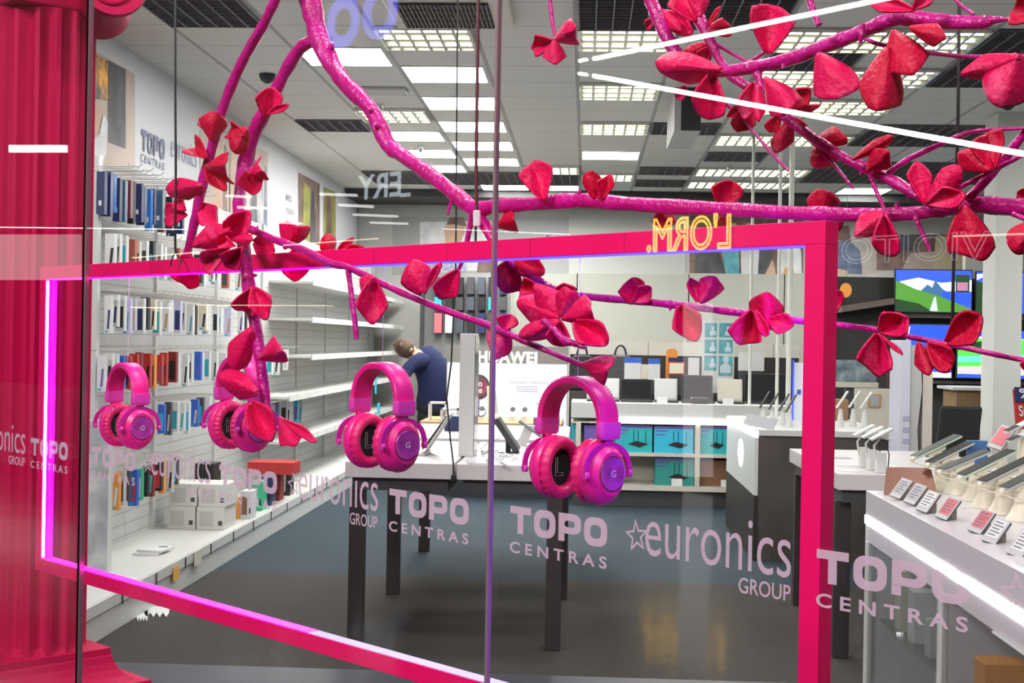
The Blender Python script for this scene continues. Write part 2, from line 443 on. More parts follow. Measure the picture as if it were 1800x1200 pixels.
# ================================================================== THE MALL, SEEN IN THE PANES
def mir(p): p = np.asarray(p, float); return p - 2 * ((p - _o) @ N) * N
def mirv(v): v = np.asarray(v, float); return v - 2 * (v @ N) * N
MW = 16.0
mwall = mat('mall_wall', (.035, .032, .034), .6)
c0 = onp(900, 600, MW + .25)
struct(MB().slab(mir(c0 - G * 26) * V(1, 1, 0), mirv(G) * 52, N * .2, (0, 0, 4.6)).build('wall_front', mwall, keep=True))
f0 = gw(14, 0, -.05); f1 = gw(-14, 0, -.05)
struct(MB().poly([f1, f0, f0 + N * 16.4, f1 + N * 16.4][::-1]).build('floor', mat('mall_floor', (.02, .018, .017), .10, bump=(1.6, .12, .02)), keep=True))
def sign(name, body, xl, xr, yb, yt, m_, lb, outline=0.0, off=MW - .03):
    o = onp(xr, yb + (xr - xl) * .0, off); a = onp(xl, yb, off) - o; b = V(0, 0, onp(xr, yt, off)[2] - o[2]); a[2] = 0
    mb = MB()
    if outline:
        cu = bpy.data.curves.new('lettering', 'FONT'); cu.body = body; cu.size = 1; cu.fill_mode = 'NONE'; cu.bevel_depth = outline; cu.bevel_resolution = 1; cu.resolution_u = 4
        ob = bpy.data.objects.new('lettering', cu); COL.objects.link(ob); dg = bpy.context.evaluated_depsgraph_get(); dg.update()
        me = bpy.data.meshes.new_from_object(ob.evaluated_get(dg)); vs = np.array([v.co[:] for v in me.vertices]); fs = [tuple(p.vertices) for p in me.polygons]
        bpy.data.objects.remove(ob); bpy.data.curves.remove(cu); bpy.data.meshes.remove(me)
        lo, hi = vs.min(0), vs.max(0); hh = np.linalg.norm(b)
        mb.add([mir(o) + mirv(a) * (p[0] - lo[0]) / (hi[0] - lo[0]) + b * (p[1] - lo[1]) / (hi[1] - lo[1]) + N * -(p[2]) * hh for p in vs], fs)
    else: put_text(mb, body, mir(o), mirv(a), b, offset=.02)
    tag(mb.build(name, m_), lb, 'sign')
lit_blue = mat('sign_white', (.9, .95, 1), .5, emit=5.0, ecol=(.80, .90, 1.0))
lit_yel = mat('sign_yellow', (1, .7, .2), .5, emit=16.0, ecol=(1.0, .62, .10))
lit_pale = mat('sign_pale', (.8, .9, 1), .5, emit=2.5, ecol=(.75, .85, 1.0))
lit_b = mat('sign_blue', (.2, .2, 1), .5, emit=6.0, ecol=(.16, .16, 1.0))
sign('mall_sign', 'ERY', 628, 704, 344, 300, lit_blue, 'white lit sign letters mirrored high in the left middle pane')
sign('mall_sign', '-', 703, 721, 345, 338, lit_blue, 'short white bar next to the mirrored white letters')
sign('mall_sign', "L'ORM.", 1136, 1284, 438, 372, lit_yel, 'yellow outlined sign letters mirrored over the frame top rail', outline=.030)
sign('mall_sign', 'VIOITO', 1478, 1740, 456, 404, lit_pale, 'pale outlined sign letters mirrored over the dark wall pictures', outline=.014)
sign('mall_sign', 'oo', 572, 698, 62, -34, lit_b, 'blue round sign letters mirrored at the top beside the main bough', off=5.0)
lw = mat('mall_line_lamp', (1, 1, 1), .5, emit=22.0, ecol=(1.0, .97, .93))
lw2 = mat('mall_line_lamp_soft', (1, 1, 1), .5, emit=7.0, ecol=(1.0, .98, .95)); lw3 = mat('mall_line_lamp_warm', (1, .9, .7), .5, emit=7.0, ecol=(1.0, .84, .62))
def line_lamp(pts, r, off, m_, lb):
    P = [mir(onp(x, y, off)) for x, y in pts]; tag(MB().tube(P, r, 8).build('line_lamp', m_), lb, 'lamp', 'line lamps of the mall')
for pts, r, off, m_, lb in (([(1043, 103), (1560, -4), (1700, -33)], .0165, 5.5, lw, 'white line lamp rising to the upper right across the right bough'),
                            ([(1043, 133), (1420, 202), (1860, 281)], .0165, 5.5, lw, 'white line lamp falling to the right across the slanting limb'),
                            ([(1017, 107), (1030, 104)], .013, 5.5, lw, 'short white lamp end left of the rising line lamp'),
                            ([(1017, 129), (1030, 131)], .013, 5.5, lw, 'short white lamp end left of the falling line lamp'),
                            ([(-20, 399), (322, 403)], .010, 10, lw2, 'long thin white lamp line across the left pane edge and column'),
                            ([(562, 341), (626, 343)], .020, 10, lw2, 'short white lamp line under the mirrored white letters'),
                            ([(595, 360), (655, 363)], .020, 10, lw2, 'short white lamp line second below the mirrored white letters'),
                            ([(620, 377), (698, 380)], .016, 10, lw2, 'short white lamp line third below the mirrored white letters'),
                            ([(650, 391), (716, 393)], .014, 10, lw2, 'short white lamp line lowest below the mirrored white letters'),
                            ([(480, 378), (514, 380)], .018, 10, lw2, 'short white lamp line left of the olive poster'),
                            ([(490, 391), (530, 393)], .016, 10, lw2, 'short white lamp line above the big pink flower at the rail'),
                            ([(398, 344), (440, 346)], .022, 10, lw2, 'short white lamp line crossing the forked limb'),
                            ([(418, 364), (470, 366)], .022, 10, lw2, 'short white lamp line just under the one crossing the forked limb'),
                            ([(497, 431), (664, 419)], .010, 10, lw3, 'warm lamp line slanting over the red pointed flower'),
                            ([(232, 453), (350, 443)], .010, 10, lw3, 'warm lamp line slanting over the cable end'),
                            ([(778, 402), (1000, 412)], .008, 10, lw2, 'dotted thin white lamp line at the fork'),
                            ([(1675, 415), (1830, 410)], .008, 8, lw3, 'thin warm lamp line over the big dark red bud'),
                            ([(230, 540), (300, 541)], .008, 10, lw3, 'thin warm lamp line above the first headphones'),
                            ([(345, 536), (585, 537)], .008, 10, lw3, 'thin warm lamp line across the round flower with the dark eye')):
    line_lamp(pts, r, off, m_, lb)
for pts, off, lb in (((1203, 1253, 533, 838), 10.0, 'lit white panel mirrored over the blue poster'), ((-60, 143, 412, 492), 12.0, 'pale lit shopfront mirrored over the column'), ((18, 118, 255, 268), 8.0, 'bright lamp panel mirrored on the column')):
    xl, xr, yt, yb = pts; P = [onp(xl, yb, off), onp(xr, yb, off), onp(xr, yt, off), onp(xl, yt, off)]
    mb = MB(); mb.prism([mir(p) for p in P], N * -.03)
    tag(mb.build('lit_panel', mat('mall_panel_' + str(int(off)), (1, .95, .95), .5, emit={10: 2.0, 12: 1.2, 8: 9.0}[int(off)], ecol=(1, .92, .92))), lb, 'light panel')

# ================================================================== THE LIGHT FRAME
UF = (onp(1412, 600) - _o) @ G                     # inner right edge
UL = UF + 2.285                                    # inner left edge
WF = 0.20                                          # frame front, behind the pane
T = 0.032
fr = thing('light_frame', 'large pink rectangular frame with glowing purple light strips hanging inside the window', 'frame', gw((UF + UL) / 2, 0.893, WF))
def bar(u0, u1, z0, z1): return MB().slab(gw(u0, z0, WF), G * (u1 - u0), -N * T, (0, 0, z1 - z0))
ZB, ZT = 0.924, 1.638
bar(UF - T, UL + T, ZT, ZT + T).build('rail', pinkframe, fr, bev=0.001)
bar(UF - T, UL + T, ZB - T, ZB).build('rail', pinkframe, fr, bev=0.001)
bar(UF - T, UF, ZB, ZT).build('post', pinkframe, fr, bev=0.001)
bar(UL, UL + T, ZB, ZT).build('post', pinkframe, fr, bev=0.001)
led_m = mat('led_magenta', (0.9, 0.0, 0.8), 0.5, emit=11.0, ecol=(1.0, 0.0, 0.80))
led_v = mat('led_violet', (0.05, 0.03, 0.4), 0.5, emit=6.0, ecol=(0.045, 0.025, 1.0))
led_l = mat('led_lavender', (0.2, 0.15, 0.4), 0.5, emit=0.85, ecol=(0.42, 0.34, 1.0))
led_t = mat('led_tube', (0.9, 0.7, 1), 0.5, emit=12.0, ecol=(0.85, 0.55, 1.0))
ub = gu(540, 1110, 0.0); ut = gu(560, 460, 0.0)
def strip(u0, u1, z0, z1, m, w=0.002, d=T - 0.004):
    return MB().slab(gw(u0, z0, WF + w), G * (u1 - u0), -N * d, (0, 0, z1 - z0)).build('light_strip', m, fr)
strip(ub, UL, ZB, ZB + 0.0015, led_m)['label'] = 'magenta light strip on the bottom rail'
strip(UF, ub, ZB, ZB + 0.0015, led_l)['label'] = 'pale lavender light strip on the bottom rail'
strip(ut, UL, ZT - 0.0015, ZT, led_m)['label'] = 'magenta light strip under the top rail'
strip(UF, ut, ZT - 0.0015, ZT, led_v)['label'] = 'violet light strip under the top rail'
strip(UF, UF + 0.001, ZB + .003, ZT - .003, mat('led_violet_post', (0.5, 0.4, 0.9), 0.5, emit=48.0, ecol=(0.28, 0.06, 1.0)), .010, .020)['label'] = 'violet light strip on the right post'
strip(UL - 0.003, UL, ZB + .003, ZT - .003, led_m)['label'] = 'magenta light strip on the left post'
MB().tube([gw(UL - 0.005, ZB + .004, WF + .004), gw(UL - 0.005, ZT - .004, WF + .004)], 0.0035, 8).build('light_tube', led_t, fr)['label'] = 'white glowing tube on the left post'
for u in np.linspace(UF + 0.12, UL - 0.12, 11):
    MB().slab(gw(u, ZT + 0.001, WF - 0.0004), G * 0.0012, -N * 0.001, (0, 0, T - 0.002)).build('joint_line', mat('joint_dark', (0.35, 0.003, 0.05), 0.6), fr)

# ================================================================== HEADPHONES
hp_pink = mat('headphone_pink', (0.78, 0.012, 0.24), 0.38, bump=(400, 0.08, 0.0004))
hp_soft = mat('headphone_cushion', (0.74, 0.010, 0.16), 0.45)
hp_cap = mat('headphone_cap', (0.70, 0.05, 0.42), 0.35)
hp_yoke = mat('headphone_yoke', (0.55, 0.012, 0.30), 0.3)
hp_disc = mat('headphone_disc', (0.90, 0.10, 0.72), 0.26, 0.75, aniso=0.85)
hp_line = mat('letter_line', (0.45, 0.42, 0.46), 0.6)
def make_headphones(top_letter, inner_letter):
    h = thing('headphones', 'x', 'headphones', (0, 0, 0), 'pink headphones hung inside the light frame')
    X, Y, Z = V(1, 0, 0), V(0, 1, 0), V(0, 0, 1)
    # headband: thick padded arch
    sec = []; n = 26; mb = MB(); rows = []
    for i in range(n + 1):
        w = math.pi * i / n; cx = 0.070 * math.cos(w); cz = 0.129 + 0.066 * max(0.0, math.sin(w)) ** 0.92
        rows.append((cx, cz))
    prof = [(-.0205, -.004), (-.0190, -.0065), (.0190, -.0065), (.0205, -.004), (.0205, .003), (.0170, .0055), (-.0170, .0055), (-.0205, .003)]
    vs = []; fs = []
    for i, (cx, cz) in enumerate(rows):
        a = V(*rows[max(i - 1, 0)]); b = V(*rows[min(i + 1, n)]); t = unit(b - a); nx, nz = t[1], -t[0]
        for (py, pn) in prof: vs.append((cx + nx * pn, py, cz + nz * pn))
    k = len(prof)
    for i in range(n):
        for j in range(k): fs.append((i * k + j, i * k + (j + 1) % k, (i + 1) * k + (j + 1) % k, (i + 1) * k + j))
    fs += [tuple(range(k))[::-1], tuple(range(n * k, n * k + k))]
    mb.add(vs, fs).build('headband', hp_pink, h, smooth=True)
    for yy in (-.0175, .0175):
        st = MB()
        for i in range(2, n * 3 - 2):
            w = math.pi * i / (n * 3); cx = 0.0765 * math.cos(w); cz = 0.129 + 0.0725 * max(0.0, math.sin(w)) ** 0.92
            if i % 2 == 0: st.ball((cx * 0.99, yy, cz - .001), 0.0011, 5)
        st.build('stitching', mat('stitch_dark', (0.5, 0.01, 0.2), 0.5), h)
    for s in (-1, 1):
        # end cap
        mb = MB(); pts = [(x, y) for x, y in rrect(-.0085, -.0225, .0085, .0225, .006)]
        lv = [(0.104, 0.80), (0.107, 0.95), (0.113, 1.0), (0.128, 1.0), (0.1315, 0.97)]
        kk = len(pts); vs = []
        for z, q in lv: vs += [(s * 0.0715 + p[0] * q, p[1] * q, z) for p in pts]
        fs = [(i * kk + j, i * kk + (j + 1) % kk, (i + 1) * kk + (j + 1) % kk, (i + 1) * kk + j) for i in range(len(lv) - 1) for j in range(kk)]
        fs += [tuple(range(kk))[::-1], tuple(range((len(lv) - 1) * kk, len(lv) * kk))]
        mb.add(vs, fs).build('end_cap', hp_cap, h, smooth=True)
        MB().box((s * .0715 - .003, -.008, .090), (s * .0715 + .003, .008, .106)).build('slider', hp_yoke, h, bev=0.001)
        # coiled lead beside the slider
        cp = []
        for i in range(40):
            w = i * 0.75; cp.append((s * 0.0665 + 0.005 * math.cos(w) - s * 0.004, -0.012 + i * 0.0006, 0.101 + 0.005 * math.sin(w) - i * 0.0002))
        MB().tube(cp, 0.0017, 6).build('coiled_lead', hp_soft, h, smooth=True)
        # yoke: flat arch over the cup
        mb = MB(); yp = []
        for i in range(17):
            w = math.pi * (i / 16); yp.append((0.047 * math.cos(w), 0.050 + 0.046 * max(0, math.sin(w)) ** 0.8))
        vs = []
        for i, (y, z) in enumerate(yp):
            a = V(*yp[max(i - 1, 0)]); b = V(*yp[min(i + 1, 16)]); t = unit(b - a); ny, nz = t[1], -t[0]
            for dx, dn in ((-.002, -.0045), (.002, -.0045), (.002, .0045), (-.002, .0045)):
                vs.append((s * 0.0715 + dx, y + ny * dn, z + nz * dn))
        fs = [(i * 4 + j, i * 4 + (j + 1) % 4, (i + 1) * 4 + (j + 1) % 4, (i + 1) * 4 + j) for i in range(16) for j in range(4)] + [(3, 2, 1, 0), (64, 65, 66, 67)]
        mb.add(vs, fs).build('yoke', hp_yoke, h, smooth=True)
        for yy in (-1, 1):
            MB().lathe([(.0045, -.004), (.006, -.003), (.006, .003), (.0045, .004)], (s * .0715, yy * .0465, .050), X, Z, Y, 14).build('pivot', hp_cap, h, smooth=True)
        # ear cup shell
        o = V(s * 0.050, 0, 0.052); ax = V(0, 0.0425, 0); az = V(0, 0, 0.052); nx = V(s, 0, 0)
        shell = [(0.93, -.004), (0.99, 0.0), (1.0, .006), (0.97, .013), (0.90, .020), (0.78, .0265), (0.66, .031), (0.655, .0315)]
        cup = MB().lathe(shell, o, ax, az, nx, 40).build('ear_cup', hp_pink, h, smooth=True)
        disc = [(0.0265, .0305), (0.0265, .0330), (0.0255, .0338), (0.0245, .0334), (0.006, .0342), (0.0, .0346)]
        d = MB().lathe(disc, V(s * 0.050, 0, 0.052), Y, Z, nx, 40).build('disc', hp_disc, cup, smooth=True)
        rim = MB().lathe([(0.0262, .0318), (0.0275, .0322), (0.0275, .0338), (0.0262, .0340)], V(s * 0.050, 0, 0.052), Y, Z, nx, 40, caps=(False, False)).build('disc_rim', mat('disc_rim', (0.9, 0.7, 0.85), 0.12, 1.0), cup, smooth=True)
        lg = MB(); put_text(lg, 'G', V(s * .0849, -s * .0055, .0465), V(0, s * .011, 0), V(0, 0, .011), offset=0.02)
        lg.build('emblem', mat('emblem_grey', (0.5, 0.45, 0.5), 0.4), cup)
        # cushion with gathers
        cush = []
        for i in range(17):
            w = 2 * math.pi * i / 16; cush.append((0.775 + 0.205 * math.cos(w), -.0135 + 0.0115 * math.sin(w)))
        def wob(i, w, s=s): return 1 + 0.034 * math.sin(w * 26 + math.sin(w * 3) * 2) * (1 if 1 <= i <= 7 else 0.25)
        MB().lathe(cush[::-1] if s > 0 else cush, o, ax, az, nx, 104, caps=(False, False), wob=wob).build('cushion', hp_soft, h, smooth=True)
        inn = MB().lathe([(0.0, -.006), (0.62, -.006)], o, ax, az, nx, 30, caps=(False, False)).build('inner_mesh', mat('black_cloth', (0.006, 0.006, 0.007), 0.9), h)
        L = MB(); xx = o[0] - s * 0.0075; fl = -s
        def P(y, z): return V(xx, fl * y * 1.0, 0.052 + z)
        letter = {'L': [[(-.006, .016), (-.002, .016), (-.002, -.009), (.010, -.009), (.010, -.014), (-.006, -.014), (-.006, .016)]],
                  'R': [[(-.008, -.015), (-.008, .015), (.004, .015), (.008, .010), (.008, .004), (.003, 0), (.009, -.015), (.004, -.015), (-.001, -.001), (-.004, -.001), (-.004, -.015), (-.008, -.015)],
                        [(-.004, .010), (.002, .010), (.004, .007), (.002, .004), (-.004, .004), (-.004, .010)]]}[inner_letter if s < 0 else top_letter]
        for path in letter: L.tube([P(*q) for q in path], 0.00055, 5)
        L.build('letter', hp_line, inn)
    return h
toC = -unit(ray(1010, 770) * V(1, 1, 0)); side = V(-toC[1], toC[0], 0)
if side @ R0 < 0: side = -side
ear = math.cos(math.radians(43)) * toC + math.sin(math.radians(43)) * side
hrot = math.atan2(ear[1], ear[0])
HPW = 0.016
hp_b = make_headphones('R', 'L')
def hang(h, x, yb, rot, label):
    p = onp(x, yb, HPW); h.location = tuple(p); h.rotation_euler = (0, 0, rot); h['label'] = label
    return p
hang(hp_b, 1012, 882, hrot, 'pink headphones nearest the right end of the light frame, showing letter L')
p3 = onp(669, 826, HPW)
h3 = dup(hp_b, p3, hrot, 'pink headphones with letter L, hanging in front of the white shelf table edge')
p1 = onp(222, 787, HPW); p2 = onp(421, 792, HPW)
h1 = dup(hp_b, p1, hrot + math.pi, 'leftmost pink headphones with letter R, in front of the pegged accessories')
h2 = dup(hp_b, p2, hrot + math.pi, 'pink headphones with letter R half covered by flowers of the hanging branch')
for h in (hp_b, h1, h2, h3):                         # clear thread up to the frame
    top = ZT - h.location[2]
    for dy in (0.012,):
        MB().tube([V(0, 0, 0.2005) + wloc(h), V(0, 0, top - .002) + wloc(h)], 0.0005, 5).build('hanging_thread', mat('nylon', (0.75, 0.6, 0.8), 0.3), h)

# ================================================================== THE PINK COLUMN
bc = V(-1.752, 4.277, 0)
col = thing('display_column', 'pink fluted column with scroll capital and stepped base at the left of the window', 'column', bc)
mb = MB(); n = 16; k = 10; vs = []; zs = [0.50, 0.52, 1.2, 2.0, 2.47, 2.51]
for z in zs:
    for i in range(n * k):
        w = 2 * math.pi * i / (n * k); ph = (i % k) / k
        r = 0.165 - (0.030 * math.sin(math.pi * (ph - 0.12) / 0.76) ** .8 if 0.12 < ph < 0.88 else 0) * (1 if 0.51 < z < 2.49 else 0)
        vs.append((bc[0] + r * math.cos(w + .3), bc[1] + r * math.sin(w + .3), z))
m_ = n * k
fs = [(i * m_ + j, i * m_ + (j + 1) % m_, (i + 1) * m_ + (j + 1) % m_, (i + 1) * m_ + j) for i in range(len(zs) - 1) for j in range(m_)]
fs += [tuple(range(m_))[::-1], tuple(range((len(zs) - 1) * m_, len(zs) * m_))]
mb.add(vs, fs).build('shaft', pinkcol, col, smooth=True)
mb = MB(); vs = []
prof = [(0.0, .30), (0.20, .30), (0.22, .275), (0.385, .275), (0.40, .272), (0.402, .240), (0.415, .215), (0.435, .198), (0.455, .188), (0.475, .183), (0.478, .18), (0.50, .18)]
prof = [(z, h if i < 2 else h) for i, (z, h) in enumerate(prof)]
for z, h in prof:
    for a, b in ((-1, -1), (1, -1), (1, 1), (-1, 1)):
        q = bc + G * a * h + N * b * h; vs.append((q[0], q[1], z))
k = len(prof)
fs = [(i * 4 + j, (i + 1) * 4 + j, (i + 1) * 4 + (j + 1) % 4, i * 4 + (j + 1) % 4) for i in range(k - 1) for j in range(4)] + [(0, 1, 2, 3), tuple(range((k - 1) * 4, k * 4))[::-1]]
mb.add(vs, fs).build('plinth', pinkcol, col)
mb = MB()
for z0, z1, h in ((2.51, 2.545, .165), (2.62, 2.74, .22)):
    mb.slab(V(bc[0], bc[1], z0) - G * h - N * h, G * 2 * h, N * 2 * h, (0, 0, z1 - z0))
mb.build('capital', pinkcol, col, bev=0.01)
vax = unit(CAM + V(.3, .2, 0) - bc); vax = unit(vax * V(1, 1, 0))
vr = V(-vax[1], vax[0], 0); 
if vr @ R0 < 0: vr = -vr
for sx in (-1, 1):
    c = atY(186, -8, 4.2) if sx > 0 else V(0, 0, 0)
    if sx < 0:
        c = 2 * bc - atY(186, -8, 4.2); c[2] = atY(186, -8, 4.2)[2]
    MB().lathe([(.02, -.20), (.10, -.19), (.105, -.17), (.085, -.12), (.085, .12), (.105, .17), (.10, .19), (.085, .185), (.07, .178), (.05, .182), (.03, .187), (.012, .19)], c, vr, V(0, 0, 1), vax, 36).build('volute', pinkcol, col, smooth=True)
    sp = [c + vax * .185 + vr * ((.095 - .012 * i / 6) * math.cos(i * .3)) + V(0, 0, 1) * ((.095 - .012 * i / 6) * math.sin(i * .3)) for i in range(40)]
    MB().tube(sp, .007, 6).build('scroll_ridge', pinkcol, col, smooth=True)

# ================================================================== BOUGHS
def bough_path(pts, off, sub=5):
    """pts: (photo x, photo y, radius in px [, extra depth]) -> smooth 3-D line with radii"""
    P = []; Rr = []
    for q in pts:
        o = off + (q[3] if len(q) > 3 else 0.0)
        p = onp(q[0], q[1], o); P.append(p); Rr.append(q[2] * ((p - CAM) @ FW) / FP)
    out = []; rr = []
    for i in range(len(P) - 1):
        a, b, c, d = P[max(i - 1, 0)], P[i], P[i + 1], P[min(i + 2, len(P) - 1)]
        for k in range(sub):
            t = k / sub
            out.append(0.5 * (2 * b + (c - a) * t + (2 * a - 5 * b + 4 * c - d) * t * t + (3 * b - a - 3 * c + d) * t ** 3))
            rr.append(Rr[i] * (1 - t) + Rr[i + 1] * t)
    out.append(P[-1]); rr.append(Rr[-1])
    return out, rr
def limb(pts, off, name, parent, knots=0):
    o, r = bough_path(pts, off); mb = MB()
    r = [x * (1 + 0.10 * math.sin(i * 1.7) * math.sin(i * .61)) for i, x in enumerate(r)]
    mb.tube(o, r, 10, jit=0.10)
    for _ in range(knots):
        i = random.randrange(2, len(o) - 2); w = random.random() * 6.28
        d = unit(np.cross(o[i + 1] - o[i], V(math.cos(w), math.sin(w), 0.3)))
        mb.tube([o[i], o[i] + d * r[i] * 1.15, o[i] + d * r[i] * 1.6], [r[i] * .45, r[i] * .35, r[i] * .08], 6)
    return mb.build(name, bark, parent, smooth=True)
def bough(label, at_, group='painted boughs hung in the window'):
    return thing('branch', label, 'branch', onp(*at_), group)
OM = 0.09                                           # main bough, behind the frame
b = bough('thick forked magenta bough running down the middle and out to the right', (830, 365, OM))
limb([(520, -60, 19), (545, 0, 19), (562, 70, 18), (600, 138, 15), (650, 190, 14), (681, 252, 15), (700, 268, 13), (760, 310, 13), (805, 345, 14), (835, 367, 14), (870, 362, 13), (940, 358, 13), (1020, 352, 14), (1100, 358, 13), (1200, 364, 14), (1300, 369, 13), (1440, 376, 13), (1560, 377, 13), (1640, 372, 13), (1700, 360, 15), (1760, 362, 17), (1860, 372, 18)], OM, 'trunk', b, 6)
limb([(560, 72, 11), (540, 76, 11), (520, 95, 11), (492, 145, 11), (470, 190, 12), (447, 232, 13), (428, 300, 13), (422, 370, 12, -.08), (428, 430, 11, -.15), (437, 500, 12, -.17), (450, 580, 11, -.17), (460, 650, 10, -.17), (468, 712, 9, -.17), (478, 745, 5, -.17)], OM, 'limb', b, 3)
limb([(832, 372, 8), (826, 400, 5), (815, 450, 4), (806, 475, 3)], OM, 'twig', b)
limb([(838, 372, 12), (858, 405, 10), (880, 440, 9), (925, 480, 9), (970, 507, 8), (1010, 518, 7), (1100, 527, 7), (1200, 537, 7), (1290, 548, 7), (1400, 563, 6), (1530, 578, 6), (1600, 592, 5), (1680, 608, 5), (1770, 627, 5), (1830, 638, 5)], OM, 'limb', b, 3)
limb([(800, 342, 4), (792, 358, 3), (787, 378, 2)], OM - .01, 'twig', b)
limb([(1605, 372, 5), (1628, 425, 4), (1635, 440, 3)], OM - .02, 'twig', b)
limb([(1640, 362, 6), (1590, 330, 10), (1545, 305, 10), (1480, 275, 9), (1420, 235, 10), (1375, 200, 10), (1330, 165, 9), (1282, 130, 9)], OM - .03, 'limb', b, 2)
limb([(1560, 305, 5), (1600, 278, 5), (1680, 242, 5), (1720, 230, 4), (1800, 226, 3), (1830, 226, 3)], OM - .03, 'twig', b)
limb([(1700, 352, 8), (1730, 320, 8), (1765, 280, 8), (1800, 235, 8), (1830, 195, 8)], OM - .02, 'limb', b)
limb([(1655, 352, 4), (1690, 328, 4), (1750, 297, 4), (1800, 272, 4), (1830, 262, 3)], OM - .04, 'twig', b)
limb([(1528, 302, 5), (1540, 335, 4), (1555, 368, 3)], OM - .03, 'twig', b)
limb([(1405, 232, 3), (1440, 262, 3), (1475, 300, 3), (1500, 332, 2)], OM - .02, 'twig', b)
limb([(1780, 376, 5), (1800, 384, 4), (1830, 392, 3)], OM - .03, 'twig', b)
c2 = bough('magenta bough crossing the upper right corner with a bare pointed end', (1400, 100, 0.0))
OC = 0.01
limb([(1262, 126, 10), (1300, 122, 11), (1380, 106, 12), (1440, 85, 13), (1510, 58, 13), (1570, 34, 14), (1610, 33, 15), (1670, 39, 13), (1730, 40, 12), (1740, 36, 8), (1778, 33, 2)], OC, 'trunk', c2, 4)
limb([(1130, -30, 12), (1148, 10, 12), (1168, 58, 12), (1190, 95, 12), (1215, 118, 11), (1262, 126, 8)], OC + .02, 'limb', c2, 1)
limb([(1205, -20, 14), (1225, 25, 12), (1245, 65, 9), (1262, 100, 8), (1278, 122, 6)], OC + .04, 'limb', c2)
limb([(1330, 128, 8), (1338, 148, 7), (1346, 160, 6)], OC - .01, 'twig', c2)
limb([(1268, 175, 3), (1310, 215, 3), (1350, 262, 3), (1386, 300, 2)], OC + .01, 'twig', c2)
limb([(1510, 62, 4), (1540, 76, 4), (1590, 87, 4), (1680, 98, 4), (1760, 100, 4), (1830, 97, 4)], OC + .03, 'twig', c2)
limb([(1258, 78, 3), (1290, 96, 3), (1318, 110, 3)], OC + .04, 'twig', c2)
limb([(1312, 112, 3), (1335, 98, 3), (1352, 86, 3)], OC + .02, 'twig', c2)
limb([(1515, 42, 5), (1515, 60, 6), (1512, 76, 3)], OC - .02, 'twig', c2)
for q, o, lb in (([(500, -40, 9), (484, 0, 9), (462, 45, 9), (425, 110, 9), (392, 190, 9), (372, 260, 9), (352, 340, 9), (340, 400, 8), (328, 450, 7)], 0.02, 'slim straight magenta branch slanting down at the left behind the flowers'),
                 ([(520, 425, 8), (440, 402, 7), (475, 418, 7), (530, 438, 7), (580, 462, 7), (612, 470, 6), (665, 495, 6), (720, 520, 6), (790, 548, 6), (860, 572, 6), (920, 598, 6), (985, 626, 5), (1040, 648, 4)][1:], -0.05, 'thin magenta twig slanting from the left flower cluster to the lower middle'),
                 ([(966, -20, 4), (969, 20, 4), (975, 62, 3)], -0.05, 'short bare twig hanging at the top edge carrying one red flower'),
                 ([(1418, -20, 6), (1428, 15, 6), (1440, 44, 6)], -0.03, 'stub of a pink branch poking down at the top beside the light lamp'),
                 ([(1660, -20, 3), (1690, 10, 3), (1712, 25, 3)], 0.02, 'thin short twig at the top right over the pointed bough')):
    t = bough(lb, (q[len(q) // 2][0], q[len(q) // 2][1], o)); limb(q, o, 'stem', t, 1)
    if 'thin magenta twig' in lb:
        limb([(612, 472, 5), (618, 520, 5), (624, 565, 5), (627, 596, 5)], o, 'twig', t)
t = bough('short violet lit twig on the front of the big middle flower', (985, 588, -0.09))
limb([(955, 563, 6), (975, 580, 6), (993, 598, 7), (1012, 604, 6), (1030, 612, 3)], -0.10, 'stem', t)

# ================================================================== FLOWERS
def petal(B, Tp, w, cup, seed, tilt=0.0, notch=0.0):
    bxp, byp, ob = B; tx, ty, ot = Tp
    b = onp(bxp, byp, ob); t = onp(tx, ty, ot)
    D = (b - CAM) @ FW; Wd = w * D / FP; A = t - b; L = np.linalg.norm(A); a = A / L
    n = -unit(ray((bxp + tx) / 2, (byp + ty) / 2)); n = unit(n - a * (n @ a)); s_ = np.cross(a, n)
    rd = random.Random(seed); ph = rd.random() * 6.28; sk = rd.uniform(-.12, .12)
    ns, nt = 13, 13; vs = []
    k1, k2, k3 = rd.uniform(3, 5.5), rd.uniform(0, 6.28), rd.uniform(.015, .05)
    pt = rd.uniform(-.35, .35); sharp = rd.uniform(.5, 1.0); cup = cup * 1.35
    for i in range(ns):
        s = i / (ns - 1)
        for j in range(nt):
            tt = -1 + 2 * j / (nt - 1)
            q = abs(tt - pt) / (1 + abs(pt))
            smax = 1.03 - 0.40 * (q ** (2.6 - 1.2 * sharp)) * (1.0 if sharp < .85 else 1.1) + k3 * math.sin(k1 * tt + k2) + sk * tt * .4 - notch * math.exp(-(tt / .25) ** 2)
            ss = s * smax
            g_ = min(ss / 0.66, 1.0)
            h = Wd / 2 * (0.13 + 0.87 * (0.45 * g_ + 0.55 * math.sin(g_ * math.pi / 2))) * (1 - 0.06 * max(0, ss - .8) / .2)
            fold = abs(tt - pt * .5) ** 1.5
            cu = cup * Wd * (0.50 - fold) * -1 * (0.30 + 0.70 * min(1, ss * 1.5)) * (1 - .15 * ss)
            dz = cu + tilt * L * ss + 0.05 * Wd * math.sin(3.1 * tt + 5 * ss + ph) * ss + 0.022 * Wd * math.sin(9 * tt + 7 * ss + k2) * ss + 0.22 * abs(cup) * Wd * (ss ** 4) * math.sin(k2)
            vs.append(b + a * L * ss + s_ * tt * h * (1 - .16 * abs(cup) * abs(tt)) + n * dz)
    fs = [(i * nt + j, i * nt + j + 1, (i + 1) * nt + j + 1, (i + 1) * nt + j) for i in range(ns - 1) for j in range(nt - 1)]
    return MB().add(vs, fs)

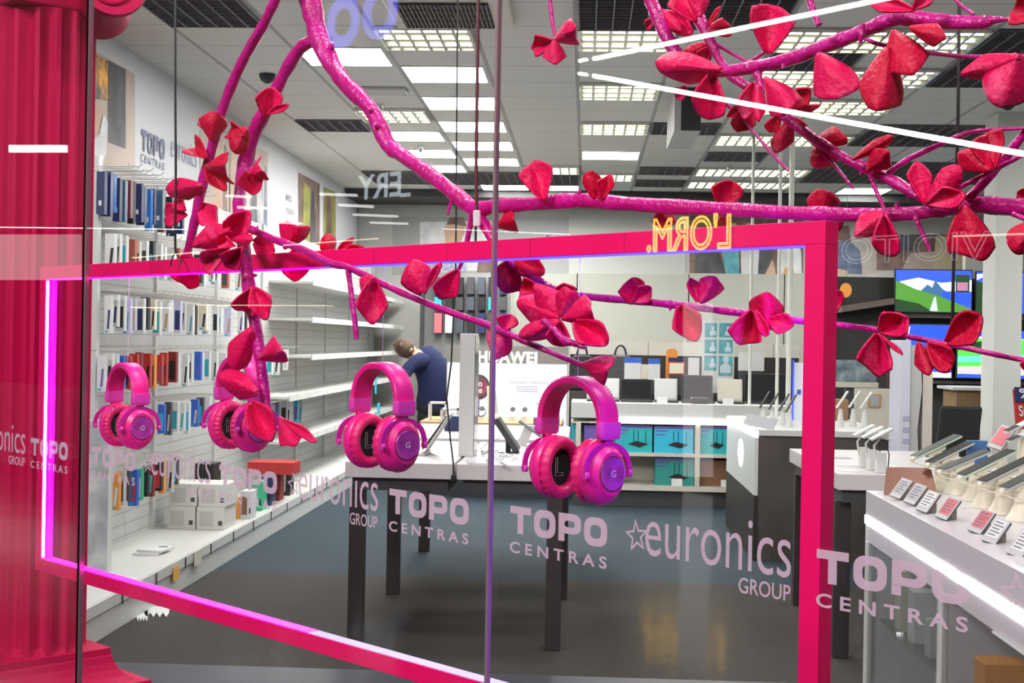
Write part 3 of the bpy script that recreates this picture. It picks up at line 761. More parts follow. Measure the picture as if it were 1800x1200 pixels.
def flower(label, off, petals, m=None, group='paper flowers wired to the boughs'):
    x0, y0 = petals[0][0], petals[0][1]
    multi = len(petals) > 1
    root = thing('flower', label, 'flower', onp(x0, y0, off), group) if multi else None
    for i, p in enumerate(petals):
        bx_, by_, tx, ty, w = p[:5]; cup = p[5] if len(p) > 5 else 0.35; tilt = p[6] if len(p) > 6 else 0.1 * (-1) ** i
        o = off - 0.006 * i
        mb = petal((bx_, by_, o), (tx, ty, o), w, cup, hash((tx, ty, w)) & 0xffff, tilt)
        ob = mb.build('petal' if multi else 'flower', m or petalm, root, smooth=True, solid=0.0028)
        if not multi: tag(ob, label, 'flower', group)
FR = petalr; FP_ = petalm
FL = [
 ('large pink petal filling the fork at the top of the upper right bough', -.02, [(1222, 38, 1188, -18, 62, .4), (1230, 30, 1228, -25, 40, -.3)], FP_),
 ('pale dusty pink flower under the top fork beside the slanting pink limb', .05, [(1160, 20, 1218, 56, 36, .3), (1152, 30, 1132, 50, 18, .2), (1160, 15, 1200, 60, 20, -.2)], FP_),
 ('dark red flower with one upright sliver petal above the white lamp line', .06, [(1240, 52, 1290, 44, 34, -.4), (1240, 50, 1267, 12, 9, .2), (1245, 55, 1288, 60, 12, .2)], FR),
 ('dark red flower tucked behind the slanting limb under the white lamp line', .06, [(1252, 74, 1205, 96, 24, -.4), (1248, 82, 1230, 108, 30, .3)], FR),
 ('big pink trough petal with hanging cup at the near end of the right bough', -.03, [(1206, 152, 1188, 172, 24, .3), (1252, 128, 1240, 210, 68, .45, .1), (1268, 124, 1172, 118, 62, -.5, .2)], FP_),
 ('large red petal standing above the right bough crossed by the lamp line', .0, [(1350, 94, 1362, 8, 84, .35)], FP_),
 ('flat red petal hanging below the right bough over the ceiling light', -.02, [(1438, 95, 1482, 176, 82, -.2)], FP_),
 ('crowded red flower cluster hanging under the fork of the right bough', -.01, [(1325, 145, 1308, 205, 42, .4), (1345, 138, 1394, 205, 64, -.4, .15), (1332, 150, 1337, 214, 22, -.3, .2)], FP_),
 ('dark red folded flower beside the crowded cluster, pointing right', .03, [(1385, 195, 1425, 160, 40, .3), (1385, 200, 1436, 187, 14, .2)], FR),
 ('dark red flower just below the crowded cluster on the thin bare twig', .02, [(1318, 180, 1302, 232, 44, .4), (1318, 185, 1276, 206, 24, .3)], FR),
 ('ragged red flower under the slanting limb with two hanging points', .07, [(1392, 208, 1368, 266, 38, -.3), (1372, 200, 1350, 234, 26, .3), (1390, 205, 1420, 222, 9, .2)], FR),
 ('red flower wrapped around the slanting limb right of the white poles', .08, [(1470, 258, 1434, 288, 52, -.4), (1428, 248, 1484, 236, 38, -.4)], FR),
 ('trumpet shaped red flower hanging mouth down from the right bough', -.03, [(1560, 84, 1541, 196, 88, -.5)], FR),
 ('big lobed red flower hanging from the bend of the right bough', -.02, [(1570, 55, 1606, 140, 84, -.3), (1600, 48, 1660, 66, 40, -.3)], FR),
 ('large bumpy red flower on the twig at the far right edge', .0, [(1790, 95, 1752, 186, 92, -.4), (1792, 100, 1696, 128, 46, -.4)], FP_),
 ('red petal cut off by the upper right corner of the picture', .0, [(1830, 20, 1778, 14, 60, .3)], FR),
 ('pink petals lying on top of the right bough at the upper edge', -.03, [(1608, 18, 1530, 0, 34, .3), (1606, 16, 1635, -12, 30, .3)], FP_),
 ('hooded red flower with white scuff on the slanting limb', .04, [(1524, 300, 1566, 262, 52, -.4), (1500, 280, 1568, 240, 24, -.5)], FR),
 ('open three petal red flower sitting where the right limbs join', .02, [(1626, 358, 1612, 284, 44, .3), (1628, 358, 1690, 296, 48, -.3), (1632, 358, 1692, 338, 44, .3)], FP_),
 ('two lobed red flower on the thin twig near the white pillar', .03, [(1745, 298, 1730, 232, 62, .3), (1742, 300, 1692, 262, 56, -.3)], FR),
 ('curled red flower hanging under the bough left of the dark wall picture', .03, [(1554, 376, 1512, 408, 52, -.5), (1554, 378, 1558, 450, 50, .5)], FP_),
 ('large dark red bud hanging under the bough next to the pillar', .02, [(1690, 362, 1676, 444, 30, .3), (1692, 362, 1712, 458, 84, -.4)], FR),
 ('dark red petal cut off by the right edge below the bough', .03, [(1825, 388, 1784, 440, 62, -.4)], FR),
 ('small red petal at the right edge just above the thick bough', .10, [(1820, 356, 1790, 338, 30, .3)], FR),
 ('dusty red rounded flower straddling the horizontal bough above the frame corner', .12, [(1450, 390, 1448, 335, 62, -.4), (1445, 370, 1468, 405, 44, .3)], FR),
 ('pink fan shaped petal standing on the bough right of the window joint', .06, [(956, 352, 936, 284, 66, .35)], FP_),
 ('dark red petal pair standing on the middle of the horizontal bough', .08, [(1046, 350, 1042, 304, 40, -.4), (1056, 350, 1068, 308, 32, .4)], FR),
 ('dusty red square petal standing on the bough above the yellow mirrored letters', .12, [(1268, 366, 1284, 318, 58, .2)], FR),
 ('crumpled red flower dangling alone from the short twig at the top', -.07, [(974, 72, 1022, 52, 50, -.4), (974, 72, 930, 82, 42, .4), (975, 72, 975, 114, 44, -.3)], FP_),
 ('dark red cone petal behind the window joint just under the bough', .10, [(872, 398, 918, 384, 50, -.4)], FR),
 ('dark red pointed petal hanging under the bough at the yellow letters', .12, [(1165, 358, 1168, 402, 44, -.3)], FR),
 ('small red petal squeezed between the bough and the frame top rail', .12, [(1256, 394, 1288, 384, 26, -.3)], FR),
 ('dusty pink round flower sitting on the lower right twig', .08, [(1112, 534, 1108, 492, 52, -.4), (1116, 530, 1140, 510, 36, .3)], FP_),
 ('pink flower standing on the lower twig above the white patch', .07, [(1226, 530, 1218, 490, 26, .3), (1232, 532, 1258, 486, 50, -.4)], FP_),
 ('cupped red flower hanging below the lower twig in front of the blue poster', .04, [(1194, 538, 1222, 596, 62, .5)], FR),
 ('glossy dark red flower hanging below the lower twig by the blue poster', .04, [(1322, 545, 1304, 606, 66, .5), (1328, 545, 1348, 588, 20, .3)], FR),
 ('dusty red hood over the lower twig left of the frame post', .06, [(1352, 580, 1346, 518, 66, -.45), (1350, 562, 1386, 572, 40, .3)], FR),
 ('red petal peeking out from behind the right frame post', .10, [(1446, 536, 1482, 522, 46, .3)], FR),
 ('upright red cup flower on the twig right of the frame post', .05, [(1548, 582, 1592, 556, 58, .45), (1546, 580, 1553, 548, 9, .2)], FP_),
 ('drooping red cup flower just below the upright one right of the post', .03, [(1542, 586, 1534, 658, 68, .45), (1550, 590, 1585, 622, 8, .2)], FP_),
 ('pair of red petals hanging from the twig in front of the white totem', .03, [(1614, 602, 1630, 660, 34, -.4), (1630, 604, 1672, 642, 46, .3)], FR),
 ('single red heart shaped petal standing in front of the television screens', .03, [(1664, 602, 1726, 560, 62, .35)], FR),
 ('tiny red petal at the right edge on the twig end', .05, [(1815, 626, 1800, 650, 22, .3)], FR),
 ('pink flower with a thin side petal above the slanting twig', -.07, [(742, 516, 722, 464, 62, -.4), (746, 516, 770, 464, 16, .2)], FP_),
 ('flat pink petal hanging behind the slanting twig left of the window joint', .0, [(806, 474, 776, 522, 48, .2)], FP_),
 ('dark red flower under the frame rail right of the window joint', .09, [(900, 452, 884, 508, 64, .4), (905, 452, 946, 478, 46, .3)], FR),
 ('magenta flower folded over the slanting twig at the window joint', -.04, [(892, 572, 868, 618, 56, -.3), (886, 578, 895, 556, 40, .3)], FP_),
 ('deep red flower behind the big lit flower in the middle', .05, [(958, 512, 916, 508, 48, .4), (960, 510, 945, 545, 40, .3), (975, 510, 1012, 508, 26, .3)], FR),
 ('big many petalled magenta flower with violet light in the middle of the window', -.06, [(985, 556, 950, 510, 52, -.3), (985, 560, 908, 528, 62, -.35), (985, 556, 1004, 506, 46, -.4), (984, 565, 914, 596, 42, -.5), (990, 560, 1056, 538, 62, -.4), (985, 565, 978, 610, 50, .4), (1012, 566, 1062, 604, 58, .5)], FP_),
 ('dusty pink leaf shaped petal at the end of the slanting twig over the headphones', -.06, [(1024, 640, 1086, 656, 56, -.35)], FP_),
 ('pink two part flower hanging from the slanting twig near the short hanging stick', -.06, [(656, 488, 652, 566, 62, .3), (656, 486, 640, 514, 40, -.4)], FP_),
 ('big pink flower on the twig partly hidden by the frame top rail', .04, [(500, 436, 522, 388, 58, -.35), (520, 436, 516, 494, 58, .35)], FP_),
 ('red pointed flower looking over the frame top rail left of the middle', .05, [(582, 446, 572, 416, 34, -.5), (590, 446, 616, 420, 14, .2), (600, 450, 640, 436, 28, .3)], FR),
 ('magenta cup flower high on the left forked limb', .06, [(466, 204, 476, 154, 52, .5), (470, 200, 500, 186, 16, .3)], FP_),
 ('red bell flower with a bright glint at the top of the slim branch', .0, [(372, 246, 378, 196, 56, -.45), (370, 232, 350, 202, 26, .3)], FR),
 ('round red flower between the slim branch and the forked limb', .0, [(434, 226, 410, 262, 44, -.4), (432, 236, 396, 226, 34, .4)], FR),
 ('small dark red cup facing left on the slim branch', .0, [(364, 278, 334, 254, 44, .5)], FR),
 ('large dark red tulip flower across the middle of the slim branch', -.02, [(362, 296, 412, 296, 60, -.45), (362, 290, 388, 326, 34, .4)], FR),
 ('dark magenta petal pointing left towards the black cable', .0, [(356, 326, 304, 336, 44, -.3)], FP_),
 ('magenta flower crossed by the black cable left of the slim branch', .01, [(328, 378, 290, 378, 46, .2), (326, 370, 304, 350, 26, .2)], FP_),
 ('open magenta cup flower on the front of the forked limb', .03, [(436, 300, 446, 338, 54, .5), (438, 304, 462, 296, 46, -.4)], FP_),
 ('dark magenta triangular petal right of the slim branch above the cluster', .03, [(350, 358, 382, 396, 44, .2)], FP_),
 ('round red cup flower on top of the left cluster', -.10, [(402, 418, 430, 374, 52, .5), (405, 420, 440, 424, 26, -.4)], FP_),
 ('wide pink flower with two low petals in the left cluster over the frame rail', -.12, [(404, 404, 360, 424, 54, -.4), (412, 432, 376, 420, 30, .3), (402, 436, 354, 466, 46, .4), (424, 436, 392, 474, 50, .4)], FP_),
 ('magenta petal behind the limb right of the left cluster at the rail', .02, [(446, 426, 486, 440, 48, .3)], FP_),
 ('round red flower with a dark eye on the limb below the frame rail', -.11, [(442, 506, 424, 552, 50, .4), (445, 506, 466, 550, 48, .4)], FP_),
 ('dusty pink petal hanging left of the violet lit limb', -.10, [(442, 578, 410, 640, 50, -.3)], FP_),
 ('magenta petal folded round the violet lit limb on its right side', -.12, [(455, 630, 506, 606, 54, -.4)], FP_),
 ('pale pink bumpy petal in front of the second headphones headband', -.12, [(452, 690, 402, 670, 52, -.35)], FP_),
 ('large dark mouthed cup flower in front of the second headphones ear cup', -.13, [(440, 708, 474, 768, 60, .55)], FP_),
 ('violet to red folded petal at the lower end of the left limb', -.12, [(492, 734, 526, 792, 52, -.35), (494, 736, 548, 768, 18, .3)], FP_),
 ('ragged red petal hanging behind the frame top rail at the left', .05, [(330, 440, 322, 506, 56, .25)], FR),
]
for lb, o, ps, m in FL: flower(lb, o, ps, m)

# ================================================================== CEILING FIXTURES
def cell(px, py):                                     # ceiling module under a photo point -> its lower left corner
    p = atZ(px, py, CZ); i = math.floor((p[0] + 0.11) / 0.638); j = math.floor((p[1] - 9.642) / 0.604)
    return -0.075 + i * 0.638, 9.650 + j * 0.604
grille_m = mat('grille_dark', (0.018, 0.016, 0.018), 0.6)
grille_l = mat('grille_blade', (0.16, 0.15, 0.16), 0.5)
louvre_m = mat('louvre_mirror', (0.75, 0.75, 0.66), 0.25, 0.6)
tube_m = mat('lamp_tube', (1, 1, .95), 0.5, emit=6.0, ecol=(1.0, 0.98, 0.80))
S = 0.59
def lit_panel(x, y, label):
    t = thing('ceiling_light', label, 'ceiling light', (x + S / 2, y + S / 2, CZ - .012), 'flat lit ceiling panels')
    MB().box((x + .008, y + .008, CZ - .010), (x + S - .008, y + S - .008, CZ - .001)).build('diffuser', panel_lit, t)
    f = MB()
    for lo, hi in (((x, y), (x + S, y + .008)), ((x, y + S - .008), (x + S, y + S)), ((x, y + .008), (x + .008, y + S - .008)), ((x + S - .008, y + .008), (x + S, y + S - .008))):
        f.box((*lo, CZ - .012), (*hi, CZ - .001))
    f.build('frame', white, t)
def grille(x, y, nx, ny, label):
    w, h = nx * .638 - .048, ny * .604 - .014
    t = thing('ceiling_grille', label, 'ceiling grille', (x + w / 2, y + h / 2, CZ - .03), 'dark ceiling grilles')
    MB().box((x, y, CZ - .006), (x + w, y + h, CZ - .001)).build('backing', grille_m, t)
    b = MB(); n = 6 * nx
    for i in range(n + 1):
        q = x + w * i / n; b.box((q - .004, y, CZ - .022), (q + .004, y + h, CZ - .006))
    n = 8 * ny
    for i in range(n + 1):
        q = y + h * i / n; b.box((x, q - .002, CZ - .020), (x + w, q + .002, CZ - .006))
    b.build('lattice', grille_l, t)
def louvre(x, y, nx, label):
    w, h = nx * .638 - .048, S
    t = thing('louvre_light', label, 'louvre light', (x + w / 2, y + h / 2, CZ - .03), 'mirrored louvre ceiling lights')
    MB().box((x, y, CZ - .006), (x + w, y + h, CZ - .001)).build('reflector', louvre_m, t)
    b = MB()
    for i in range(6 * nx + 1):
        q = x + w * i / (6 * nx); b.add([(q - .010, y, CZ - .028), (q + .010, y, CZ - .028), (q, y, CZ - .006), (q - .010, y + h, CZ - .028), (q + .010, y + h, CZ - .028), (q, y + h, CZ - .006)], [(0, 1, 4, 3), (1, 2, 5, 4), (2, 0, 3, 5), (0, 2, 1), (3, 4, 5)])
    for i in range(4):
        q = y + h * i / 3; b.box((x, q - .005, CZ - .027), (x + w, q + .005, CZ - .007))
    b.build('louvre', louvre_m, t)
    for i in range(3):
        q = y + h * (i + .5) / 3; MB().box((x + .02, q - .012, CZ - .016), (x + w - .02, q + .012, CZ - .007)).build('lamp_tube', tube_m, t)
def IJ(i, j): return -0.075 + i * 0.638, 9.650 + j * 0.604
for k, j in enumerate((-1, 5, 7, 9)): lit_panel(*IJ(-3, j), 'lit ceiling panel in the left lit row, %s one from the front' % ORD[k])
for k, j in enumerate((0, 2, 4, 6, 8)): lit_panel(*IJ(-2, j), 'lit ceiling panel in the long middle row, %s one from the front' % ORD[k])
lit_panel(*IJ(0, 7), 'single lit ceiling panel over the right of the window joint')
lit_panel(*IJ(-1, 12), 'lit ceiling panel just above the horizontal bough, furthest back')
lit_panel(*IJ(-2, 12), 'lit ceiling panel glimpsed beside the fork of the main bough')
lit_panel(*IJ(5, 12), 'lit ceiling panel just above the bough right of the white poles')
for i, j, nx, lb in ((-2, -2, 1, 'tinted louvre light in front of the left lit row beside the air outlet'), (-3, 3, 1, 'small louvre light behind the main bough between the lit panels'),
                     (0, -2, 1, 'pinkish louvre light under the big dark grille at the top'), (0, 1, 1, 'louvre light just under the lower white lamp line'),
                     (0, 4, 1, 'second louvre light straight behind the one under the lamp line'), (0, 10, 1, 'third louvre light, just above the horizontal bough'),
                     (-1, 9, 1, 'small louvre light right of the pink fan petal'), (2, -2, 2, 'large louvre light across the top right corner above the pointed bough'),
                     (2, 0, 2, 'long louvre light behind the flat red petal under the right bough'), (2, 2, 2, 'louvre light under the trumpet shaped flower'),
                     (2, 5, 1, 'bright louvre light behind the bare twig right of the hanging box'), (3, 5, 1, 'small louvre light left of the hooded red flower'),
                     (2, 9, 2, 'wide louvre light behind the square dusty red petal'), (2, 11, 2, 'furthest wide louvre light touching the horizontal bough')):
    x, y = IJ(i, j); louvre(x, y, nx, lb)
for i, j, nx, ny, lb in ((-4, -4, 1, 2, 'dark grille at the top left behind the black cable'), (-4, 4, 1, 1, 'narrow dark grille left of the main bough'),
                         (0, -4, 2, 2, 'wide dark grille at the top centre behind the upper fork'), (1, 4, 1, 1, 'dark grille beside the hanging ceiling box'),
                         (2, 7, 1, 1, 'dark grille behind the lower end of the bare twig'), (1, 9, 1, 1, 'dark grille left of the square dusty red petal'),
                         (1, 11, 1, 1, 'dark grille right over the bough between two louvre lights'), (-1, 10, 1, 1, 'dark grille right of the pink fan petal'),
                         (-1, 11, 1, 1, 'dark grille just in front of the furthest lit panel'), (2, -1, 1, 1, 'dark grille behind the right bough, left of the flat red petal'),
                         (4, -2, 4, 3, 'big dark grille behind the bumpy flower at the right'), (4, 4, 3, 2, 'dark grille under the lower lamp line near the pillar'),
                         (4, 8, 4, 3, 'dark grille behind the slanting limb above the horizontal bough'), (-4, 10, 3, 2, 'wide dark grille behind the mirrored white letters')):
    x, y = IJ(i, j); grille(x, y, nx, ny, lb)
# air outlet
t = thing('air_outlet', 'ceiling air conditioning cassette with dark slotted grille at the top', 'air conditioner', (*atZ(815, 22, CZ)[:2], CZ - .05))
a0 = atZ(700, 48, CZ - .04); a1 = atZ(905, 45, CZ - .04); x0, x1, y1 = a0[0], a1[0], a0[1]; y0 = y1 - 0.75
MB().box((x0, y0, CZ - .05), (x1, y1, CZ - .001)).build('casing', wwarm, t, bev=.01)
b = MB()
b.box((x0 + .06, y0 + .1, CZ - .056), (x1 - .12, y1 - .07, CZ - .0505)); b.build('grille_recess', grille_m, t)
b = MB()
for i in range(22):
    q = x0 + .075 + (x1 - x0 - .21) * i / 21; b.box((q - .004, y0 + .1, CZ - .066), (q + .004, y1 - .07, CZ - .0565))
for i in range(5):
    q = y0 + .12 + (y1 - y0 - .21) * i / 4; b.box((x0 + .06, q - .003, CZ - .064), (x1 - .12, q + .003, CZ - .057))
b.build('grille_blades', mat('blade_brown', (0.14, 0.11, 0.09), 0.5), t)
# hanging box, smoke sensors, camera dome
a = atZ(1205, 230, 3.12); c = atZ(1200, 262, 3.12)
t = thing('ceiling_box', 'dark fronted box hanging from the ceiling behind the right bough', 'box', (a[0], a[1], 3.12))
MB().box((a[0] - .085, a[1], 3.12), (a[0] + .115, c[1], CZ - .001)).build('body', lgrey, t)
MB().box((a[0] - .035, a[1] - .012, 3.122), (a[0] + .113, a[1] - .0005, CZ - .002)).build('front_panel', black, t)
for px, py, lb in ((470, 130, 'round black sensor on the ceiling left of the forked limb'), (578, 66, 'small ceiling sprinkler next to the fork of the main bough'),
                   (669, 183, 'small ceiling sprinkler beside the small louvre light'), (739, 256, 'small ceiling sprinkler between the lit rows'),
                   (1664, 190, 'x'), (1281, 290, 'small sprinkler head between the wide louvre lights')):
    if lb == 'x': px, py, lb = 1772, 178, 'black camera dome on the ceiling by the white pillar'
    p = atZ(px, py, CZ); big = 'camera' in lb or 'sensor' in lb
    r = .06 if big else .028
    o = MB().lathe([(r, -.001), (r, -.02), (r * .8, -.05), (r * .3, -.07), (.001, -.072)], (p[0], p[1], CZ), (1, 0, 0), (0, 1, 0), (0, 0, 1), 16, caps=(True, False)).build('ceiling_sensor' if big else 'sprinkler', black if big else chrome, smooth=True)
    tag(o, lb, 'sensor' if big else 'sprinkler')
o = MB().box((lambda p: (p[0] - .2, p[1] - .12, CZ - .03))(atZ(670, 157, CZ)), (lambda p: (p[0] + .2, p[1] + .12, CZ - .001))(atZ(670, 157, CZ))).build('ceiling_vent', lgrey, bev=.01)
tag(o, 'small square vent in the ceiling over the lower middle bough', 'vent')

# ================================================================== LEFT SHELVING WALL
XB = -2.895; XF = -2.355
pegboard = lines_mat('slat_board', (0.58, 0.58, 0.565), (0.38, 0.38, 0.37), 0.5, 0.075, 0.006, 0.008, ax=(1, 2), rough=0.5)
gd = thing('wall_shelving', 'long white slatted shelving unit with hooks and shelves along the left wall', 'shelving', (-2.6, 12.5, 0))
MB().box((XB - .05, 7.55, .20), (XB, 18.55, 2.50)).build('back_board', pegboard, gd)
MB().box((XB - .05, 5.2, 0), (XF, 18.55, .20)).build('base', white, gd, bev=.004)
MB().box((XF + .0005, 5.2, .135), (XF + .012, 18.55, .195)).build('price_rail', white, gd, bev=.002)
tick = MB()
for y in np.arange(6.3, 17, .55): tick.box((XF + .0125, y, .125), (XF + .016, y + .02, .19))
tick.build('rail_clip', dgrey, gd)
for y in (7.50, 9.0, 10.5, 12.0, 13.5, 15.0, 16.5, 18.0):
    MB().box((XB, y, .20), (XB + (.16 if y < 7.6 else .02), y + .05, 2.50)).build('upright', white, gd)
for z in (2.02, 1.68, 1.34, 1.00, .62):
    MB().box((XB + .0005, 12.3 if z > 1.1 else 11.4, z - .025), (XB + .40, 18.5, z)).build('shelf', white, gd, bev=.003)
    MB().box((XB + .401, 12.3 if z > 1.1 else 11.4, z - .04), (XB + .412, 18.5, z + .012)).build('shelf_edge', lines_mat('shelf_edge', (.64, .64, .62), (.36, .36, .36), .45, 0, .02, 0, ax=(1, 2)), gd)
pegm = mat('wire_peg', (0.72, 0.70, 0.66), 0.3, 0.5)
def pack(name, cx, y, zt, w, h, d, mb_, pm, lab, cat, grp, kind=0):
    """a card backed pack on a peg; its printed face looks towards the window"""
    m = MB(); x0, x1 = cx - w / 2, cx + w / 2
    m.box((x0, y, zt - h), (x1, y + d, zt), 0)
    if kind == 0:      # tilted dark product window
        m.poly([(x0 + w * .45, y - .001, zt - h * .88), (x0 + w * .75, y - .001, zt - h * .88), (x0 + w * .92, y - .001, zt - h * .38), (x0 + w * .62, y - .001, zt - h * .38)], 1)
        m.poly([(x0 + w * .15, y - .001, zt - h * .97), (x0 + w * .6, y - .001, zt - h * .97), (x0 + w * .6, y - .001, zt - h * .92), (x0 + w * .15, y - .001, zt - h * .92)], 2)
    elif kind == 1:    # broad coloured window
        m.poly([(x0 + w * .12, y - .001, zt - h * .9), (x0 + w * .88, y - .001, zt - h * .9), (x0 + w * .88, y - .001, zt - h * .3), (x0 + w * .12, y - .001, zt - h * .3)], 1)
    elif kind == 2:    # small pale sticker
        m.poly([(x0 + w * .3, y - .001, zt - h * .8), (x0 + w * .65, y - .001, zt - h * .8), (x0 + w * .65, y - .001, zt - h * .68), (x0 + w * .3, y - .001, zt - h * .68)], 1)
    o = m.build(name, [mb_, pm, teal]); tag(o, lab, cat, grp)
    return o
def peg(y, z, L=.34):
    MB().tube([V(XB, y + .025, z), V(XB + L, y + .025, z + .004), V(XB + L + .012, y + .025, z + .02)], .0035, 6).build('peg', pegm, gd)
ROWS = [
  # name, z top of pack, height, photo columns, base materials, print materials, kinds, wording
  ('phone_case', 2.40, .235, (172, 308, 16), [navy, mat('ink_blue', (.008, .02, .12), .3), mat('shine_blue', (.03, .17, .55), .15), navy, mat('steel_blue', (.05, .12, .2), .3), mat('wine', (.14, .01, .03), .4), black], [card_white], [2], 'dark glossy phone case', 'phone case', 'top'),
  ('cable_pack', 2.07, .20, (190, 425, 21), [card_white, card_white, card_white, mat('brick_card', (.40, .08, .05), .5), wwarm, card_white, black], [black, dgrey, teal, mat('brown_print', (.25, .1, .04), .5)], [0, 0, 1], 'pale boxed cable', 'cable pack', 'second'),
  ('cable_pack', 1.72, .20, (188, 440, 24), [card_white, card_white, card_white, mat('lilac_card', (.55, .55, .75), .5), lgrey, card_white, black, cream], [navy, navy, black, teal, mat('tan_print', (.5, .3, .15), .5)], [0, 0, 1], 'white boxed cable with printed window', 'cable pack', 'third'),
  ('charger_box', 1.385, .20, (178, 345, 16), [card_white, card_white, card_white, blue, red, red, mat('dark_red', (.22, .015, .012), .5), red, orange, red, red, mat('dark_red', (.22, .015, .012), .5)], [purple, black, black], [0, 0, 1], 'card boxed charger', 'charger box', 'fourth'),
  ('charger_box', 1.385, .20, (350, 500, 12), [card_white], [teal, teal, black, lgrey], [0, 1], 'white boxed charger with teal panel', 'charger box', 'fourth'),
  ('earphone_pack', 1.06, .20, (285, 365, 8), [blue, dgrey, card_white, card_white, card_white], [cyan, lgrey, teal, teal], [1, 0], 'small boxed earphone', 'earphone pack', 'fifth'),
  ('earphone_pack', .93, .22, (385, 530, 15), [lgrey, card_white, card_white, purple, card_white, card_white, cyan], [black, purple, teal, black], [0, 1], 'narrow boxed earphone', 'earphone pack', 'sixth'),
  ('adapter_pack', .70, .20, (205, 310, 11), [orange, lgrey, dgrey, blue, green, black, mat('dark_red', (.22, .015, .012), .5), black], [card_white, black, cyan, red], [0, 1, 2], 'coloured boxed adapter', 'adapter pack', 'lowest'),
]
XP = XB + .20
COLN = {'navy_print': 'navy', 'ink_blue': 'ink blue', 'blue_print': 'blue', 'shine_blue': 'bright blue', 'steel_blue': 'steel blue', 'wine': 'wine red', 'black_plastic': 'black', 'card_white': 'white', 'brick_card': 'brick red',
        'warm_white': 'ivory', 'lilac_card': 'lilac', 'light_grey': 'grey', 'cream_plastic': 'cream', 'red_print': 'red', 'dark_red': 'dark red', 'orange_print': 'orange', 'dark_grey': 'dark grey', 'purple_print': 'purple', 'cyan_print': 'cyan', 'green_print': 'green'}
for ri, (nm, zt, h, (xa, xb, n), bm, pm, kd, wd, ct, rw) in enumerate(ROWS):
    for i in range(n):
        x = xa + (xb - xa) * i / (n - 1); y = atX(x, 600, XP)[1]
        m_ = bm[i % len(bm)]; cn = COLN[m_.name]
        far = ' half' if ri == 3 else (' far half' if ri == 4 else '')
        core = wd.replace('white ', '').replace('pale ', '').replace('dark ', '').replace('coloured ', '')
        lb = '%s %s, %s from the front, %s hook row%s' % (cn, core, ORD[i], rw, '' if ri not in (3, 4) else (' near half' if ri == 3 else ' far half'))
        hh = h * (1 + .08 * math.sin(i * 2.3 + ri)); w = .046 + .010 * math.sin(i * 1.9 + ri * 2)
        pack(nm, XP + .02 * math.sin(i * 3.1), y, zt + .01 * math.sin(i * 1.3), w, hh, .045, m_, pm[i % len(pm)], lb, ct, 'packs on the %s row of wall hooks' % rw, kd[i % len(kd)])
        peg(y, zt + .028)
# spare pegs over the top row
for i in range(9): peg(7.75 + i * .2, 2.47, .3)
# stock on the base
def at_base(px, py, z=.2): return atZ(px, py, z)
def carton(name, px, py, w, d, h, m_, lab, cat, z=.2, grp=None, pm=None, yaw=0):
    p = atZ(px, py, z); mb = MB(); mb.box((p[0] - w / 2, p[1], z + .0005), (p[0] + w / 2, p[1] + d, z + h))
    if pm:
        mb.poly([(p[0] - w * .4, p[1] - .001, z + h * .15), (p[0] + w * .1, p[1] - .001, z + h * .15), (p[0] + w * .1, p[1] - .001, z + h * .8), (p[0] - w * .4, p[1] - .001, z + h * .8)], 1)
        mb.poly([(p[0] + w * .28, p[1] - .001, z + h * .2), (p[0] + w * .42, p[1] - .001, z + h * .2), (p[0] + w * .42, p[1] - .001, z + h * .4), (p[0] + w * .28, p[1] - .001, z + h * .4)], 2)
    o = mb.build(name, [m_] + (pm or []), bev=.002); tag(o, lab, cat, grp); return o, p
boxw = mat('printed_white_box', (.62, .60, .57), .6)
ppr = [mat('fine_print', (.48, .46, .44), .6), dgrey]
g = 'white cartons stacked on the base shelf'
q, p = carton('carton', 318, 930, .19, .30, .155, boxw, 'white printed carton at the bottom left of the stack on the base shelf', 'carton', grp=g, pm=ppr)
P0 = p
def carton_at(x, y, z, w, d, h, m_, lab, name='carton', cat='carton', grp=g, pm=ppr):
    mb = MB(); mb.box((x - w / 2, y, z + .0005), (x + w / 2, y + d, z + h))
    if pm:
        mb.poly([(x - w * .4, y - .001, z + h * .15), (x + w * .1, y - .001, z + h * .15), (x + w * .1, y - .001, z + h * .8), (x - w * .4, y - .001, z + h * .8)], 1)
        mb.poly([(x + w * .28, y - .001, z + h * .2), (x + w * .42, y - .001, z + h * .2), (x + w * .42, y - .001, z + h * .4), (x + w * .28, y - .001, z + h * .4)], 2)
    o = mb.build(name, [m_] + (pm or []), bev=.002); tag(o, lab, cat, grp); return o
carton_at(P0[0] + .20, P0[1], .2, .19, .30, .155, boxw, 'white printed carton at the bottom right of the stack on the base shelf')
carton_at(P0[0] + .01, P0[1], .356, .19, .30, .15, boxw, 'white printed carton at the top left of the stack on the base shelf')
carton_at(P0[0] + .21, P0[1], .356, .19, .30, .15, boxw, 'white printed carton at the top right of the stack on the base shelf')
carton_at(P0[0] + .02, P0[1] + .45, .2, .14, .2, .40, black, 'tall black pack standing behind the white carton stack', pm=None, grp=None)
o, p = carton('product_box', 415, 912, .05, .12, .15, orange, 'narrow orange and white box right of the carton stack', 'box')
o, p = carton('product_box', 432, 912, .08, .14, .20, card_white, 'white box with a brown picture beside the orange box', 'box', pm=[mat('brown_print2', (.22, .1, .06), .5), dgrey])
for i, (px, c, lb) in enumerate(((450, green, 'green lower box under the red display carton'), (466, navy, 'navy box under the red display carton'), (482, mat('dark_red', (.22, .015, .012), .5), 'dark red box under the red display carton'), (500, black, 'black box at the far end under the red display carton'))):
    carton('product_box', px, 898 - i * 9, .085, .16, .22, c, lb, 'box', grp='dark boxes on the base shelf', pm=[card_grey, black])
p = atZ(475, 885, .2); bx('display_carton', (p[0] - .19, p[1] + .02, .425), (p[0] + .17, p[1] + .30, .52), red, 'red open display carton lying on the dark boxes', 'carton', bev=.003)
